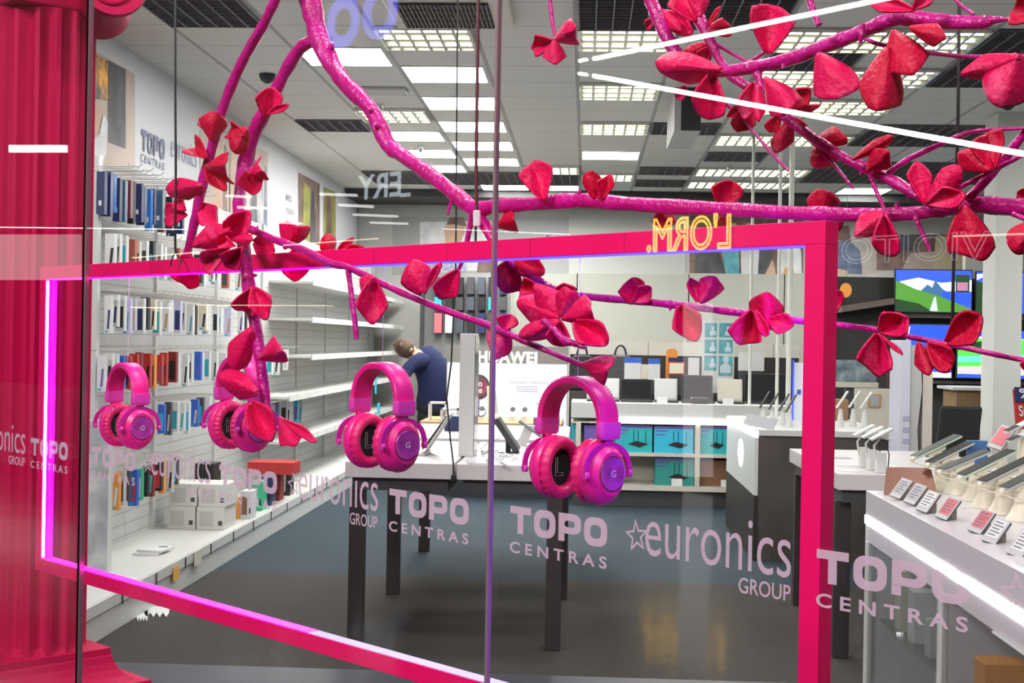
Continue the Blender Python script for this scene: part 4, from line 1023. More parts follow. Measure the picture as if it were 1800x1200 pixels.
# pads near the front, mirror panel, orange price cards
p = atZ(262, 972, .2)
t = thing('paper_pad', 'pair of white paper pads lying on the base shelf near the front', 'paper', p)
for k, (dx, dy, r) in enumerate(((0, 0, .1), (.03, .03, -.15))):
    a = V(math.cos(r), math.sin(r), 0) * .15; b_ = V(-math.sin(r), math.cos(r), 0) * .19
    MB().slab(p + V(dx, dy, .001 + k * .014) - a / 2 - b_ / 2, a, b_, (0, 0, .013)).build('pad', card_white, t)
MB().slab(p + V(.04, .06, .0285), (.05, .01, 0), (-.01, .03, 0), (0, 0, .001)).build('clip', dgrey, t)
t = thing('picture_stand', 'white framed grey picture panel standing at the near end of the base shelf', 'panel', (XB + .28, 7.15, .2))
pa, pb = atY(196, 800, 7.3), atY(196, 905, 7.3)
MB().box((XB - .04, 7.30, .2), (pa[0] - .012, 7.325, 1.02)).build('sheet', mat('panel_picture', (.30, .32, .34), .2, col2=(.55, .56, .55), nscale=7), t)
f = MB(); f.box((pa[0] - .012, 7.295, .2), (pa[0], 7.33, 1.035)); f.box((XB - .04, 7.295, 1.02), (pa[0] - .0122, 7.33, 1.035)); f.build('frame', white, t)
for px, py, lb in ((313, 1010, 'small orange price flag at the front of the base shelf rail'), (415, 912, 'second')):
    if lb == 'second': continue
    p = atX(px, py - 8, XF + .02); bx('price_flag', (XF + .0175, p[1] - .09, p[2] - .05), (XF + .02, p[1] + .03, p[2] + .03), mat('amber_flag', (.75, .42, .08), .5), lb, 'price flag')
for px, py, lb, c in ((345, 985, 'small pale leaflet in the price rail behind the orange flag', wwarm), (275, 1075, 'torn white paper lying at the foot of the shelf base', card_white), (250, 1083, 'small torn paper scrap at the foot of the shelf base', card_white)):
    p = atZ(px, py, .001) if py > 1000 else atX(px, py, XF + .03)
    if py > 1000:
        w = 45 if 'torn white' in lb else 20; mb = MB(); pts = []
        for i in range(9):
            q = atZ(px - w / 2 + w * i / 8, py + (10 if i % 2 else 2), .002); pts.append(q)
        for i in range(4):
            q = atZ(px + w / 2 - w * i / 3, py - 10 + 2 * (i % 2), .002); pts.append(q)
        mb.prism(pts, (0, 0, .004)); o = mb.build('paper_scrap', c); tag(o, lb, 'paper')
    else:
        bx('leaflet', (XF + .0175, p[1], p[2] - .04), (XF + .021, p[1] + .15, p[2] + .05), c, lb, 'leaflet')
# blue hang tags near the far shelves by the worker
for px, py, w, h, lb in ((659, 675, .03, .22, 'slim blue strip hanging at the far shelves behind the third headphones'), (664, 718, .08, .14, 'blue pack hanging at the far shelves under the slim strip')):
    p = atX(px, py, XB + .42 + .02); bx('blue_pack', (p[0], p[1] - w / 2, p[2] - h / 2), (p[0] + .02, p[1] + w / 2, p[2] + h / 2), cyan, lb, 'pack')

# ------------------------------------------------------------------ posters and signs on the left wall
XS = XW + .004
def wall_poly(mb, pts, m, lift=0.0):                    # flat print on the left wall, points given where they are seen
    mb.poly([atX(px, py, XS + lift) for px, py in pts], m)
def print_mat(name, a, b, sc=4): return mat(name, a, 0.6, col2=b, nscale=sc, thresh=(.35, .65))
flame = mat('flame_print', (.03, .015, .01), .5, col2=(.9, .42, .02), nscale=5, thresh=(.42, .62))
dark_print = print_mat('dark_print', (.035, .035, .04), (.12, .12, .14), 3)
tan_print = print_mat('tan_poster', (.42, .33, .28), (.52, .42, .36), 3)
skin_print = print_mat('skin_print', (.50, .30, .20), (.62, .42, .30), 3)
gryp = print_mat('grey_print', (.25, .25, .28), (.45, .45, .48), 4)
olive = print_mat('olive_print', (.18, .18, .05), (.40, .38, .08), 5)
umber = print_mat('umber_print', (.10, .06, .05), (.25, .16, .13), 5)
denim = print_mat('denim_print', (.08, .10, .17), (.18, .22, .32), 6)
whitep = print_mat('white_print', (.55, .54, .56), (.72, .71, .72), 5)
tealp = print_mat('teal_clothes', (.05, .25, .32), (.15, .45, .50), 7)
mb = MB(); wall_poly(mb, [(120, 305), (237, 336), (237, 130), (120, 62)], 0)
wall_poly(mb, [(120, 165), (191, 178), (191, 108), (120, 70)], 1, .002)
wall_poly(mb, [(190, 250), (221, 262), (221, 122), (190, 106)], 2, .002)
wall_poly(mb, [(120, 240), (150, 250), (172, 240), (178, 205), (168, 178), (150, 166), (120, 160)], 3, .003)
wall_poly(mb, [(120, 300), (170, 305), (187, 270), (190, 215), (182, 200), (176, 235), (150, 262), (120, 262)], 4, .004)
wall_poly(mb, [(120, 290), (160, 285), (184, 255), (188, 212), (180, 205), (172, 240), (150, 250), (120, 250)], 5, .003)
tag(mb.build('wall_poster', [tan_print, flame, dark_print, skin_print, whitep, gryp]), 'tan poster with a fire and white watch strap on the left wall', 'poster')
mb = MB()
o0 = atX(248, 264, XS); a0 = atX(289, 279, XS); u0 = atX(248, 226, XS)
topo_word(mb, lambda x, y: o0 + (a0 - o0) * V(1, 1, 0) * x + (u0 - o0) * V(0, 0, 1) * y + V(.003, 0, 0))
o1 = atX(248, 283, XS + .003); a1 = atX(289, 287, XS + .003); u1 = atX(248, 260, XS + .003)
put_text(mb, 'CENTRAS', o1, (a1 - o1) * V(1, 1, 0), V(0, 0, .055), offset=.02, spacing=1.5)
tag(mb.build('wall_lettering', mat('slate_letter', (.14, .15, .24), .6)), 'grey two line shop lettering on the left wall beside the fire poster', 'lettering')
mb = MB(); o1 = atX(301, 275, XS + .003); a1 = atX(347, 287, XS + .003); put_text(mb, 'euronics', o1, (a1 - o1) * V(1, 1, 0), V(0, 0, .17), offset=.0)
tag(mb.build('wall_lettering', mat('lilac_letter', (.36, .36, .52), .6)), 'pale lilac lettering on the left wall behind the small red cup flower', 'lettering')
mb = MB(); wall_poly(mb, [(352, 395), (471, 425), (471, 268), (352, 208)], 0)
for xs, m_ in (((375, 392), 1), ((392, 400), 2), ((404, 412), 1), ((402, 404), 3), ((440, 452), 4), ((452, 464), 3), ((464, 470), 5)):
    yt = 225 + (xs[0] - 352) * .5; wall_poly(mb, [(xs[0], 400), (xs[1], 403), (xs[1] - 2, yt + 12), (xs[0] + 2, yt + 8)], m_, .002)
tag(mb.build('wall_poster', [tan_print, skin_print, umber, gryp, dark_print, denim]), 'poster of standing figures in brown and grey behind the left branches', 'poster')
mb = MB(); wall_poly(mb, [(525, 440), (562, 440), (562, 323), (525, 303)], 0)
wall_poly(mb, [(533, 440), (545, 440), (545, 330), (533, 318)], 1, .002); wall_poly(mb, [(545, 440), (556, 440), (552, 335), (548, 335)], 2, .002)
tag(mb.build('wall_poster', [umber, olive, dark_print]), 'olive and brown poster left of the mirrored white letters', 'poster')
mb = MB(); wall_poly(mb, [(569, 440), (590, 440), (590, 338), (569, 328)], 0); wall_poly(mb, [(573, 440), (582, 440), (582, 345), (573, 340)], 1, .002)
tag(mb.build('wall_poster', [olive, umber]), 'narrow olive poster just right of the olive and brown one', 'poster')
mb = MB(); wall_poly(mb, [(628, 450), (650, 450), (650, 372), (628, 365)], 0); wall_poly(mb, [(632, 450), (641, 450), (641, 385), (632, 380)], 1, .002)
tag(mb.build('wall_poster', [gryp, umber]), 'small grey and brown poster at the far end of the left wall', 'poster')
for k, (px, py, wd) in enumerate(((503, 352, 'MANO'), (503, 376, 'TECHNIKOS'), (503, 396, 'ISTORIJA'))):
    mb = MB(); o1 = atX(px, py, XS + .002); a1 = atX(px + (10 if k == 0 else 15), py + 2, XS + .002)
    put_text(mb, wd, o1, (a1 - o1) * V(1, 1, 0), V(0, 0, .075), offset=.02)
    tag(mb.build('wall_slogan', card_grey), '%s line of the small grey slogan on the left wall' % ('top', 'middle', 'bottom')[k], 'lettering')

# ================================================================== BACK OF THE SHOP
YW = YB - .004
def back_poly(mb, pts, m, lift=0.0): mb.poly([atY(px, py, YW - lift) for px, py in pts], m)
def R4(x0, y0, x1, y1): return [(x0, y1), (x1, y1), (x1, y0), (x0, y0)]
# pale wall panels and the picture band over them
panelw = mat('back_panel', (.42, .42, .36), .5)
for i, (xa, xb_, lb) in enumerate(((903, 1012, 'pale wall panel behind the big middle flower'), (1014, 1208, 'pale wall panel behind the round flower on the lower twig'), (1210, 1376, 'pale wall panel behind the flowers left of the frame post'), (1378, 1520, 'pale wall panel behind the right frame post'))):
    a = atY(xa, 480, YW); c = atY(xb_, 700, YW)
    bx('wall_panel', (a[0], YW - .03, 0.0), (c[0], YW, a[2]), panelw, lb, 'panel', 'pale panels on the back wall')
mb = MB(); back_poly(mb, R4(690, 382, 1000, 482), 0, .006); back_poly(mb, R4(1000, 400, 1205, 482), 1, .006)
back_poly(mb, [(738, 470), (738, 390), (870, 388), (870, 478)], 2, .010)
back_poly(mb, [(752, 478), (760, 440), (786, 425), (815, 440), (822, 478)], 3, .014); back_poly(mb, [(784, 430), (780, 400), (792, 385), (812, 386), (818, 405), (808, 430)], 4, .016)
back_poly(mb, [(785, 395), (790, 382), (815, 382), (820, 398), (800, 394)], 5, .018)
back_poly(mb, [(838, 478), (845, 430), (858, 425), (870, 450), (870, 478)], 5, .014)
tag(mb.build('picture_band', [mat('band_grey', (.34, .34, .34), .6), mat('band_pale', (.50, .50, .47), .6), whitep, print_mat('check_shirt', (.55, .5, .55), (.2, .2, .4), 30), skin_print, umber]), 'wall band with a young person picture behind the fork of the main bough', 'picture')
mb = MB(); back_poly(mb, R4(1212, 378, 1412, 482), 0, .006)
for pts, m_ in (([(1222, 482), (1222, 440), (1240, 420), (1262, 430), (1275, 482)], 1), ([(1276, 482), (1266, 430), (1285, 405), (1298, 430), (1300, 482)], 2), ([(1303, 482), (1302, 430), (1318, 410), (1334, 430), (1336, 482)], 3),
                ([(1332, 482), (1336, 420), (1352, 410), (1358, 450), (1345, 482)], 4), ([(1345, 482), (1358, 455), (1364, 482)], 5), ([(1368, 482), (1372, 430), (1392, 415), (1408, 440), (1410, 482)], 3), ([(1376, 482), (1380, 470), (1394, 468), (1396, 482)], 6),
                ([(1276, 412), (1280, 392), (1294, 392), (1296, 412)], 5), ([(1310, 415), (1312, 392), (1326, 392), (1326, 415)], 5)):
    back_poly(mb, pts, m_, .010 + .002 * m_)
tag(mb.build('picture_band', [umber, dark_print, tealp, whitep, dark_print, skin_print, mat('amber_print', (.6, .32, .12), .5)]), 'picture band with people in teal and white shirts left of the frame post', 'picture')
mb = MB(); back_poly(mb, R4(1416, 392, 1541, 482), 0, .006); back_poly(mb, R4(1416, 482, 1541, 502), 1, .006)
for pts, m_ in (([(1464, 478), (1468, 430), (1485, 415), (1512, 440), (1516, 482), (1490, 482)], 2), ([(1466, 470), (1490, 476), (1490, 482), (1464, 482)], 3), ([(1470, 420), (1474, 398), (1492, 396), (1496, 425)], 4)): back_poly(mb, pts, m_, .010 + .002 * m_)
tag(mb.build('picture_band', [print_mat('beige_print', (.40, .35, .30), (.55, .5, .45), 3), mat('band_pale', (.50, .50, .47), .6), denim, skin_print, umber]), 'picture of a person in denim right of the frame post', 'picture')
mb = MB(); back_poly(mb, R4(1541, 412, 1750, 474), 0, .006)
for pts, m_ in (([(1585, 474), (1600, 445), (1660, 440), (1690, 474)], 1), ([(1640, 474), (1645, 415), (1700, 415), (1690, 474)], 2), ([(1575, 440), (1580, 412), (1610, 412), (1605, 440)], 3)): back_poly(mb, pts, m_, .010 + .002 * m_)
tag(mb.build('picture_band', [umber, tan_print, mat('window_print', (.5, .42, .28), .6), dark_print]), 'dark living room picture over the television rack', 'picture')
mb = MB(); a = atY(958, 420, YW - .02); put_text(mb, 'MANO', a, atY(1000, 420, YW - .02) - a, V(0, 0, .11), offset=.02)
tag(mb.build('wall_slogan', card_grey), 'small grey word on the back band behind the dark red cone petal', 'lettering')
# phone case rack
a = atY(748, 480, 17.6); c = atY(896, 605, 17.6)
t = thing('case_rack', 'grey rack wall of dark hanging phone cases behind the worker', 'rack', ((a[0] + c[0]) / 2, 17.6, 0))
MB().box((a[0], 17.55, 0), (c[0], 17.62, a[2])).build('board', mat('rack_grey', (.22, .22, .22), .6), t)
f = MB(); f.box((a[0] - .05, 17.5, 0), (a[0], 17.62, a[2] + .03)); f.build('edge_post', dgrey, t)
k = 0
for r, (py0, py1) in enumerate(((487, 517), (522, 545), (550, 585))):
    for i in range(7):
        px = 770 + i * 19; p0 = atY(px - 6, py0, 17.4); p1 = atY(px + 6, py1, 17.4)
        m_ = [dgrey, navy, black, dgrey, mat('slate', (.06, .07, .1), .5), black, navy][(i + r) % 7]
        if r == 2 and i == 0: m_ = pinkcard
        if r == 2 and i == 1: m_ = card_white
        if r == 1 and i in (0, 5): m_ = cyan
        lb = {(2, 0): 'pink hanging phone case at the lower left of the case rack', (2, 1): 'white hanging phone case beside the pink one on the rack'}.get((r, i), 'dark hanging phone case, %s from the left in the %s rack row' % (ORD[i], ('upper', 'middle', 'lower')[r]))
        bx('phone_case', (p0[0], 17.38, p1[2]), (p1[0], 17.549, p0[2]), m_, lb, 'phone case', 'phone cases on the far rack')

# ------------------------------------------------------------------ lit brand stand and the wooden table
YH = 14.3
a = atY(786, 606, YH); c = atY(999, 640, YH); e = atY(999, 752, YH)
t = thing('brand_stand', 'grey headed lit advertising stand with white panel and watch picture', 'display stand', ((a[0] + c[0]) / 2, YH, 0))
MB().box((a[0], YH, 0), (c[0], YH + .12, c[2])).build('cabinet', lgrey, t)
MB().box((a[0], YH - .02, c[2] + .002), (c[0], YH + .12, a[2])).build('header', mat('header_grey', (.20, .19, .18), .5), t)
MB().box((a[0] + .01, YH - .012, e[2]), (c[0] - .01, YH - .0005, c[2])).build('lit_panel', mat('lightbox', (.35, .37, .40), .4, emit=.72, ecol=(.90, .94, 1.0)), t)
mb = MB(); o1 = atY(840, 637, YH - .026); a1 = atY(944, 637, YH - .026); put_text(mb, 'HUAWEI', o1, (a1 - o1) * V(1, 0, 0), V(0, 0, .122), offset=.035, spacing=1.1)
mb.build('header_lettering', mat('lit_letter', (1, 1, 1), .5, emit=2.2), t)
mb = MB(); o1 = atY(897, 674, YH - .015); a1 = atY(964, 674, YH - .015); put_text(mb, 'HUAWEI WATCH 5', o1, (a1 - o1) * V(1, 0, 0), V(0, 0, .028), offset=.01)
for k in range(3):
    q = atY(908, 680 + k * 4, YH - .014); mb.slab(q, (.22, 0, 0), (0, .001, 0), (0, 0, .008))
mb.build('panel_lettering', mat('pale_blue_letter', (.38, .42, .55), .6), t)
mb = MB(); q = atY(842, 680, YH - .016)
mb.lathe([(.100, 0), (.115, .004), (.098, .006), (0.001, .006)], q, (1, 0, 0), (0, 0, 1.15), (0, -1, 0), 28, 0, caps=(True, False))
mb.lathe([(.085, .0065), (.001, .0068)], q, (1, 0, 0), (0, 0, 1.15), (0, -1, 0), 28, 1, caps=(False, False))
mb.prism([q + V(-.15, .001, .03), q + V(-.06, .001, .1), q + V(-.02, .001, .2), q + V(-.10, .001, .17)], (0, -.003, 0), 2)
mb.prism([q + V(-.2, .001, -.1), q + V(-.08, .001, -.12), q + V(-.1, .001, .02), q + V(-.2, .001, .06)], (0, -.003, 0), 2)
mb.build('watch_picture', [dgrey, print_mat('watch_face', (.5, .05, .12), (.03, .02, .05), 9), print_mat('strap_print', (.10, .11, .25), (.2, .2, .35), 5)], t)
mb = MB(); put_text(mb, '10', q + V(-.035, -.009, .005), V(.07, 0, 0), V(0, 0, .05), offset=.03); put_text(mb, '08', q + V(-.035, -.009, -.065), V(.07, 0, 0), V(0, 0, .05), offset=.03)
mb.build('watch_digits', card_white, t)
YT = 13.0
a = atY(738, 735, YT); c = atY(935, 748, YT)
t = thing('wooden_table', 'long light wood topped display table in front of the lit brand stand', 'table', ((a[0] + c[0]) / 2 + .2, YT + .4, 0))
zt = atY(850, 742, YT)[2]
MB().box((a[0], YT, zt - .06), (-.215, YT + .9, zt)).build('table_top', wood, t, bev=.004)
MB().box((a[0] + .05, YT + .06, .0), (-.25, YT + .85, zt - .0605)).build('body', mat('blue_black', (.018, .022, .032), .5), t)
def on_table(px, py, y): p = atY(px, py, y); return p
# little display pieces on it
def arch(px0, px1, py0, y, m_, lb):
    p0 = atY(px0, py0, y); p1 = atY(px1, py0, y); mb = MB(); w = .02
    mb.box((p0[0], y, zt + .0005), (p0[0] + w, y + .15, p0[2])); mb.box((p1[0] - w, y, zt + .0005), (p1[0], y + .15, p0[2])); mb.box((p0[0], y, p0[2] - w), (p1[0], y + .15, p0[2]))
    o = mb.build('display_riser', m_, bev=.002); tag(o, lb, 'stand')
arch(753, 785, 706, YT + .2, white, 'white arch shaped riser at the left end of the wooden table')
arch(774, 806, 717, YT + .02, white, 'lower white riser beside the white tower on the wooden table')
for px, lb in ((846, 'smart watch on a white holder near the left of the wooden table'), (900, 'smart watch with steel strap on the wooden table, in front of the lit panel'), (921, 'second steel smart watch right behind the joint on the wooden table')):
    q = atY(px, 715, YT + .3); tt = thing('smart_watch', lb, 'watch', (q[0], q[1], zt))
    MB().lathe([(.042, -.012), (.046, -.012), (.046, .012), (.042, .012), (.042, -.012)], (q[0], q[1], zt + .082), (1, 0, 0), (0, .35, .95), (0, .9, -.35), 20, caps=(False, False)).build('strap', chrome if px > 850 else black, tt, smooth=True)
    MB().lathe([(.024, 0), (.026, .006), (.022, .009), (.001, .009)], (q[0] + .01, q[1] - .028, zt + .115), (1, 0, 0), (0, .5, .85), (0, -.85, .5), 16, caps=(True, False)).build('watch_case', dgrey, tt)
    MB().box((q[0] - .03, q[1] - .02, zt + .0005), (q[0] + .03, q[1] + .03, zt + .035)).build('holder', wwarm, tt)
q = atY(866, 735, YT + .12); t = thing('phone_dummy', 'beige block stand with a grey leaning phone by the window joint', 'phone stand', (q[0], q[1], zt))
MB().box((q[0] - .055, YT + .1, zt + .0005), (q[0] + .075, YT + .22, zt + .07)).build('stand', cream, t, bev=.004)
MB().slab((q[0] - .05, YT + .14, zt + .071), (.05, 0, 0), (0, .06, 0), (-.015, 0, .27)).build('beige_back', cream, t)
MB().slab((q[0] + .02, YT + .13, zt + .071), (.008, 0, 0), (.02, .09, 0), (-.03, 0, .22)).build('phone', lgrey, t)
q = atY(966, 745, YT + .05); tag(MB().slab((q[0] - .1, YT + .05, zt + .0005), (.2, 0, 0), (0, .08, 0), (-.03, 0, .20)).build('sign_card', card_white, bev=.002), 'tall white card at the right end of the wooden table', 'card')
q = atY(838, 722, YT + .4); bx('watch_box', (q[0] - .04, q[1], zt + .0005), (q[0] + .02, q[1] + .08, zt + .2), purple, 'dark purple box behind the white tower on the wooden table', 'box')

# ------------------------------------------------------------------ laptop counter
YC = 12.6
xa = atY(1004, 720, YC)[0]; xb2 = atY(1412, 720, YC)[0]
zc = atY(1130, 709, YC)[2]; zl = atY(1130, 737, YC)[2]; z1 = atY(1130, 745, YC)[2]; z2 = atY(1130, 796, YC)[2]; z3 = atY(1130, 853, YC)[2]; z4 = atY(1130, 862, YC)[2]
t = thing('laptop_counter', 'white shelf counter with a light line along its front and laptops on top', 'counter', ((xa + xb2) / 2, YC + .3, 0))
MB().box((xa, YC, zl + .004), (xb2, YC + .75, zc)).build('counter_top', white, t, bev=.003)
MB().box((xa + .25, YC - .012, zl - .03), (xb2, YC + .01, zl + .003)).build('light_line', ledw, t)
cb = MB()
cb.box((xa, YC + .5, z4), (xb2, YC + .55, zl - .031)); cb.box((xa, YC + .012, z1), (xb2, YC + .5, zl - .031)); cb.box((xa, YC, z2 - .03), (xb2, YC + .5, z2)); cb.box((xa, YC, z4), (xb2, YC + .5, z3))
for px in (1016, 1226, 1330): q = atY(px, 800, YC); cb.box((q[0] - .022, YC, z3), (q[0] + .022, YC + .5, z2 - .03)); cb.box((q[0] - .022, YC, z2), (q[0] + .022, YC + .5, z1))
cb.build('shelf_body', wwarm, t)
MB().box((xa + .02, YC + .06, 0), (xb2 - .02, YC + .6, z4)).build('plinth', dgrey, t)
# router boxes
def router_box(px0, px1, py0, zb, m_, lb, face=True, y=YC + .06):
    p0 = atY(px0, py0, y); p1 = atY(px1, py0, y); tt = thing('router_box', lb, 'box', ((p0[0] + p1[0]) / 2, y, zb), 'router boxes in the white counter')
    MB().box((p0[0], y, zb + .0005), (p1[0], y + .2, p0[2])).build('box', m_, tt)
    if face:
        w = p1[0] - p0[0]; h = p0[2] - zb; mb = MB(); cx = p0[0] + w * .62; cz = zb + h * .3
        mb.prism([(cx - w * .27, y - .0005, cz), (cx + w * .05, y - .0005, cz - h * .12), (cx + w * .27, y - .0005, cz + h * .02), (cx - w * .05, y - .0005, cz + h * .12)], (0, -.003, 0))
        for dx in (-.12, .0, .2): mb.box((cx + w * dx - .003, y - .003, cz), (cx + w * dx + .003, y - .0005, cz + h * .5))
        mb.build('router_picture', black, tt)
        mb = MB(); mb.box((p0[0] + .01, y - .002, zb + h * .78), (p0[0] + w * .35, y - .0005, zb + h * .84)); mb.box((p0[0] + .01, y - .002, zb + h * .66), (p0[0] + w * .3, y - .0005, zb + h * .70)); mb.box((p0[0], y - .0022, zb + h * .9), (p1[0], y - .0005, zb + h)); mb.build('print', purple, tt)
router_box(1004, 1012, 746, z2, teal, 'narrow teal box at the left end of the upper counter shelf', False)
router_box(1027, 1054, 747, z2, purple, 'lilac box behind the fourth headphones on the upper counter shelf', False)
router_box(1082, 1147, 746, z2, mat('turq', (.02, .42, .46), .4), 'teal router box just right of the fourth headphones')
router_box(1150, 1219, 748, z2, cyan, 'bright blue router box in the middle of the upper counter shelf')
router_box(1231, 1279, 748, z2, mat('turq', (.02, .42, .46), .4), 'teal router box next to the round logo kiosk')
router_box(1152, 1220, 803, z3, mat('sea_green', (.03, .30, .27), .4), 'sea green router box on the lower counter shelf')
q0 = atY(1230, 805, YC + .1); q1 = atY(1290, 805, YC + .1); bx('wooden_box', (q0[0], YC + .1, z3 + .0005), (q1[0], YC + .3, q0[2] - .02), mat('brown_box', (.22, .10, .05), .5), 'brown box at the right end of the lower counter shelf', 'box')
q0 = atY(1040, 815, YC + .1); q1 = atY(1096, 815, YC + .1); bx('cream_box', (q0[0], YC + .1, z3 + .0005), (q1[0], YC + .3, q0[2] - .05), cream, 'cream box on the lower shelf behind the fourth headphones', 'box')
for px, lb in ((1190, 'small white price card in front of the sea green box'), (1277, 'small white price card in front of the brown box')):
    q = atY(px, 850, YC + .02); tag(MB().slab((q[0] - .05, YC + .02, z3 + .0005), (.1, 0, 0), (0, .006, 0), (0, .02, .065)).build('price_card', card_white, bev=.001), lb, 'price card', 'price cards on the white counter')
# laptops
def laptop(px0, px1, pyt, y, m_lid, m_base, lb, back=True, z=None):
    zb = zc if z is None else z
    p0 = atY(px0, pyt, y); p1 = atY(px1, pyt, y); cx = (p0[0] + p1[0]) / 2; w = p1[0] - p0[0]
    tt = thing('laptop', lb, 'laptop', (cx, y, zb), 'laptops on the white counter')
    MB().box((p0[0], y - .2, zb + .0005), (p1[0], y + .02, zb + .018)).build('base', m_base, tt, bev=.003)
    MB().slab((p0[0], y + .012, zb + .019), (w, 0, 0), (0, .008, 0), (0, .05, p0[2] - zb - .02)).build('lid', m_lid, tt, bev=.002)
    MB().slab((p0[0] + .012, y + .010, zb + .034), (w - .024, 0, 0), (0, .0015, 0), (0, .045, p0[2] - zb - .045)).build('screen', m_lid if back else screen_black, tt)
    return tt
YL = YC + .45
laptop(1032, 1089, 664, YL, card_white, black, 'white screened laptop left of the price cards on the counter')
laptop(1091, 1147, 666, YL, black, black, 'black laptop under the blue topped price card', False)
laptop(1151, 1191, 665, YL, card_white, black, 'white screened laptop in the middle of the counter')
laptop(1198, 1254, 659, YL, dgrey, black, 'dark laptop with a pale blue patch of light on it', False)
laptop(1262, 1306, 666, YL, wwarm, black, 'white screened laptop under the blue mannequin poster')
laptop(1309, 1394, 656, YL + .1, black, black, 'big black laptop beside the phone kiosk', False)
q = atY(1225, 705, YL - .1)
bx('speaker', (q[0] - .08, YL - .32, zc + .0005), (q[0] + .1, YL - .22, zc + .06), black, 'low black speaker lying in front of the dark laptop', 'speaker', bev=.02)
for px, lb in ((1164, 'white price card leaning on the middle white laptop'), (1280, 'white price card under the blue mannequin poster')):
    q = atY(px, 708, YC + .1); tag(MB().slab((q[0] - .05, YC + .1, zc + .0005), (.1, 0, 0), (0, .005, 0), (0, .02, .055)).build('price_card', card_white, bev=.001), lb, 'price card', 'price cards on the white counter')
# riser with bags
YR = YC + .80
zr = atY(1100, 688, YR)[2]; zr2 = atY(1100, 600, YR)[2]
t = thing('bag_riser', 'raised back shelf of the laptop counter with white back panels', 'shelf', ((xa + xb2) / 2, YR, 0))
xb3 = atY(1412, 700, YR)[0]
MB().box((xa - .03, YR, 0), (xb3, YR + .35, zr)).build('body', mat('espresso', (.03, .022, .02), .5), t)
MB().box((xa - .03, YR + .30, atY(1100, 624, YR)[2]), (xb3, YR + .36, zr2)).build('back_panel', lines_mat('riser_panel', (.66, .65, .58), (.15, .15, .15), .62, 0, .006, 0, ax=(0, 2)), t)
MB().box((xa - .03, YR + .31, zr), (xb3, YR + .35, atY(1100, 624, YR)[2] - .001)).build('dark_back', mat('espresso', (.03, .022, .02), .5), t)
def bag(px0, px1, pyt, lb, m_):
    p0 = atY(px0, pyt, YR + .1); p1 = atY(px1, pyt, YR + .1); cx = (p0[0] + p1[0]) / 2; w = p1[0] - p0[0]; h = p0[2] - zr
    tt = thing('laptop_bag', lb, 'bag', (cx, YR + .1, zr))
    mb = MB(); pts = [(cx - w / 2, zr + .0005), (cx + w / 2, zr + .0005), (cx + w / 2 * .98, zr + h * .62), (cx + w * .3, zr + h * .8), (cx - w * .3, zr + h * .8), (cx - w / 2 * .98, zr + h * .62)]
    mb.prism([(x, YR + .05, z) for x, z in pts], (0, .13, 0)); mb.build('body', m_, tt, bev=.02)
    MB().tube([V(cx + w * .2 * math.cos(a) * 1.0, YR + .1, zr + h * .78 + h * .24 * math.sin(a)) for a in np.linspace(math.pi, 0, 12)], .010, 7).build('handle', black, tt)
    MB().box((cx - w * .35, YR + .035, zr + h * .1), (cx + w * .35, YR + .05, zr + h * .5)).build('pocket', m_, tt, bev=.008)
bag(1001, 1046, 608, 'black laptop bag behind the big middle flower', black)
bag(1066, 1116, 608, 'black laptop bag left of the blue topped price card', dgrey)
def card(px0, py0, px1, py1, y, ms, lb, cat='price card', name='price_card', top=.25, z0=None):
    p0 = atY(px0, py0, y); p1 = atY(px1, py1, y); tt = thing(name, lb, cat, ((p0[0] + p1[0]) / 2, y, p1[2]))
    MB().box((p0[0], y, p1[2]), (p1[0], y + .01, p0[2])).build('sheet', ms[0], tt)
    if len(ms) > 1: MB().box((p0[0], y - .002, p0[2] - (p0[2] - p1[2]) * top), (p1[0], y - .0003, p0[2])).build('heading', ms[1], tt)
    if len(ms) > 2: MB().box((p0[0] + .01, y - .002, p1[2] + .01), (p1[0] - .01, y - .0003, p0[2] - (p0[2] - p1[2]) * (top + .08))).build('text_block', ms[2], tt)
    MB().box((p0[0] + .01, y + .0105, zr - .02), (p1[0] - .01, y + .05, p1[2] + .05)).build('foot', dgrey, tt)
YPc = YC + .74
card(1098, 628, 1127, 666, YPc, [card_white, blue], 'white price card with a blue heading above the black laptop')
card(1127, 640, 1147, 666, YPc, [wwarm], 'plain white card right of the blue headed card')
card(1140, 630, 1160, 668, YPc - .09, [card_white, blue], 'slim box with blue top beside the blue headed card', 'box', 'small_box')
card(1175, 628, 1203, 658, YPc, [mat('red_orange', (.60, .08, .03), .5), navy, cream], 'red framed price card under the orange rounded board')
card(1210, 628, 1229, 659, YPc, [card_white], 'small white box right of the red framed price card', 'box', 'small_box')
card(1298, 618, 1343, 652, YPc, [card_white], 'wide white sheet above the big black laptop', 'sheet', 'paper_sheet')
q0 = atY(1171, 650, YPc + .05); q1 = atY(1192, 613, YPc + .05); mb = MB(); pts = rrect(0, 0, q1[0] - q0[0], q1[2] - zr, .045)
mb.prism([(q0[0] + x, YPc + .12, zr + .0005 + z) for x, z in pts], (0, .02, 0)); tag(mb.build('rounded_board', orange), 'orange board with a round top on the bag shelf', 'board')
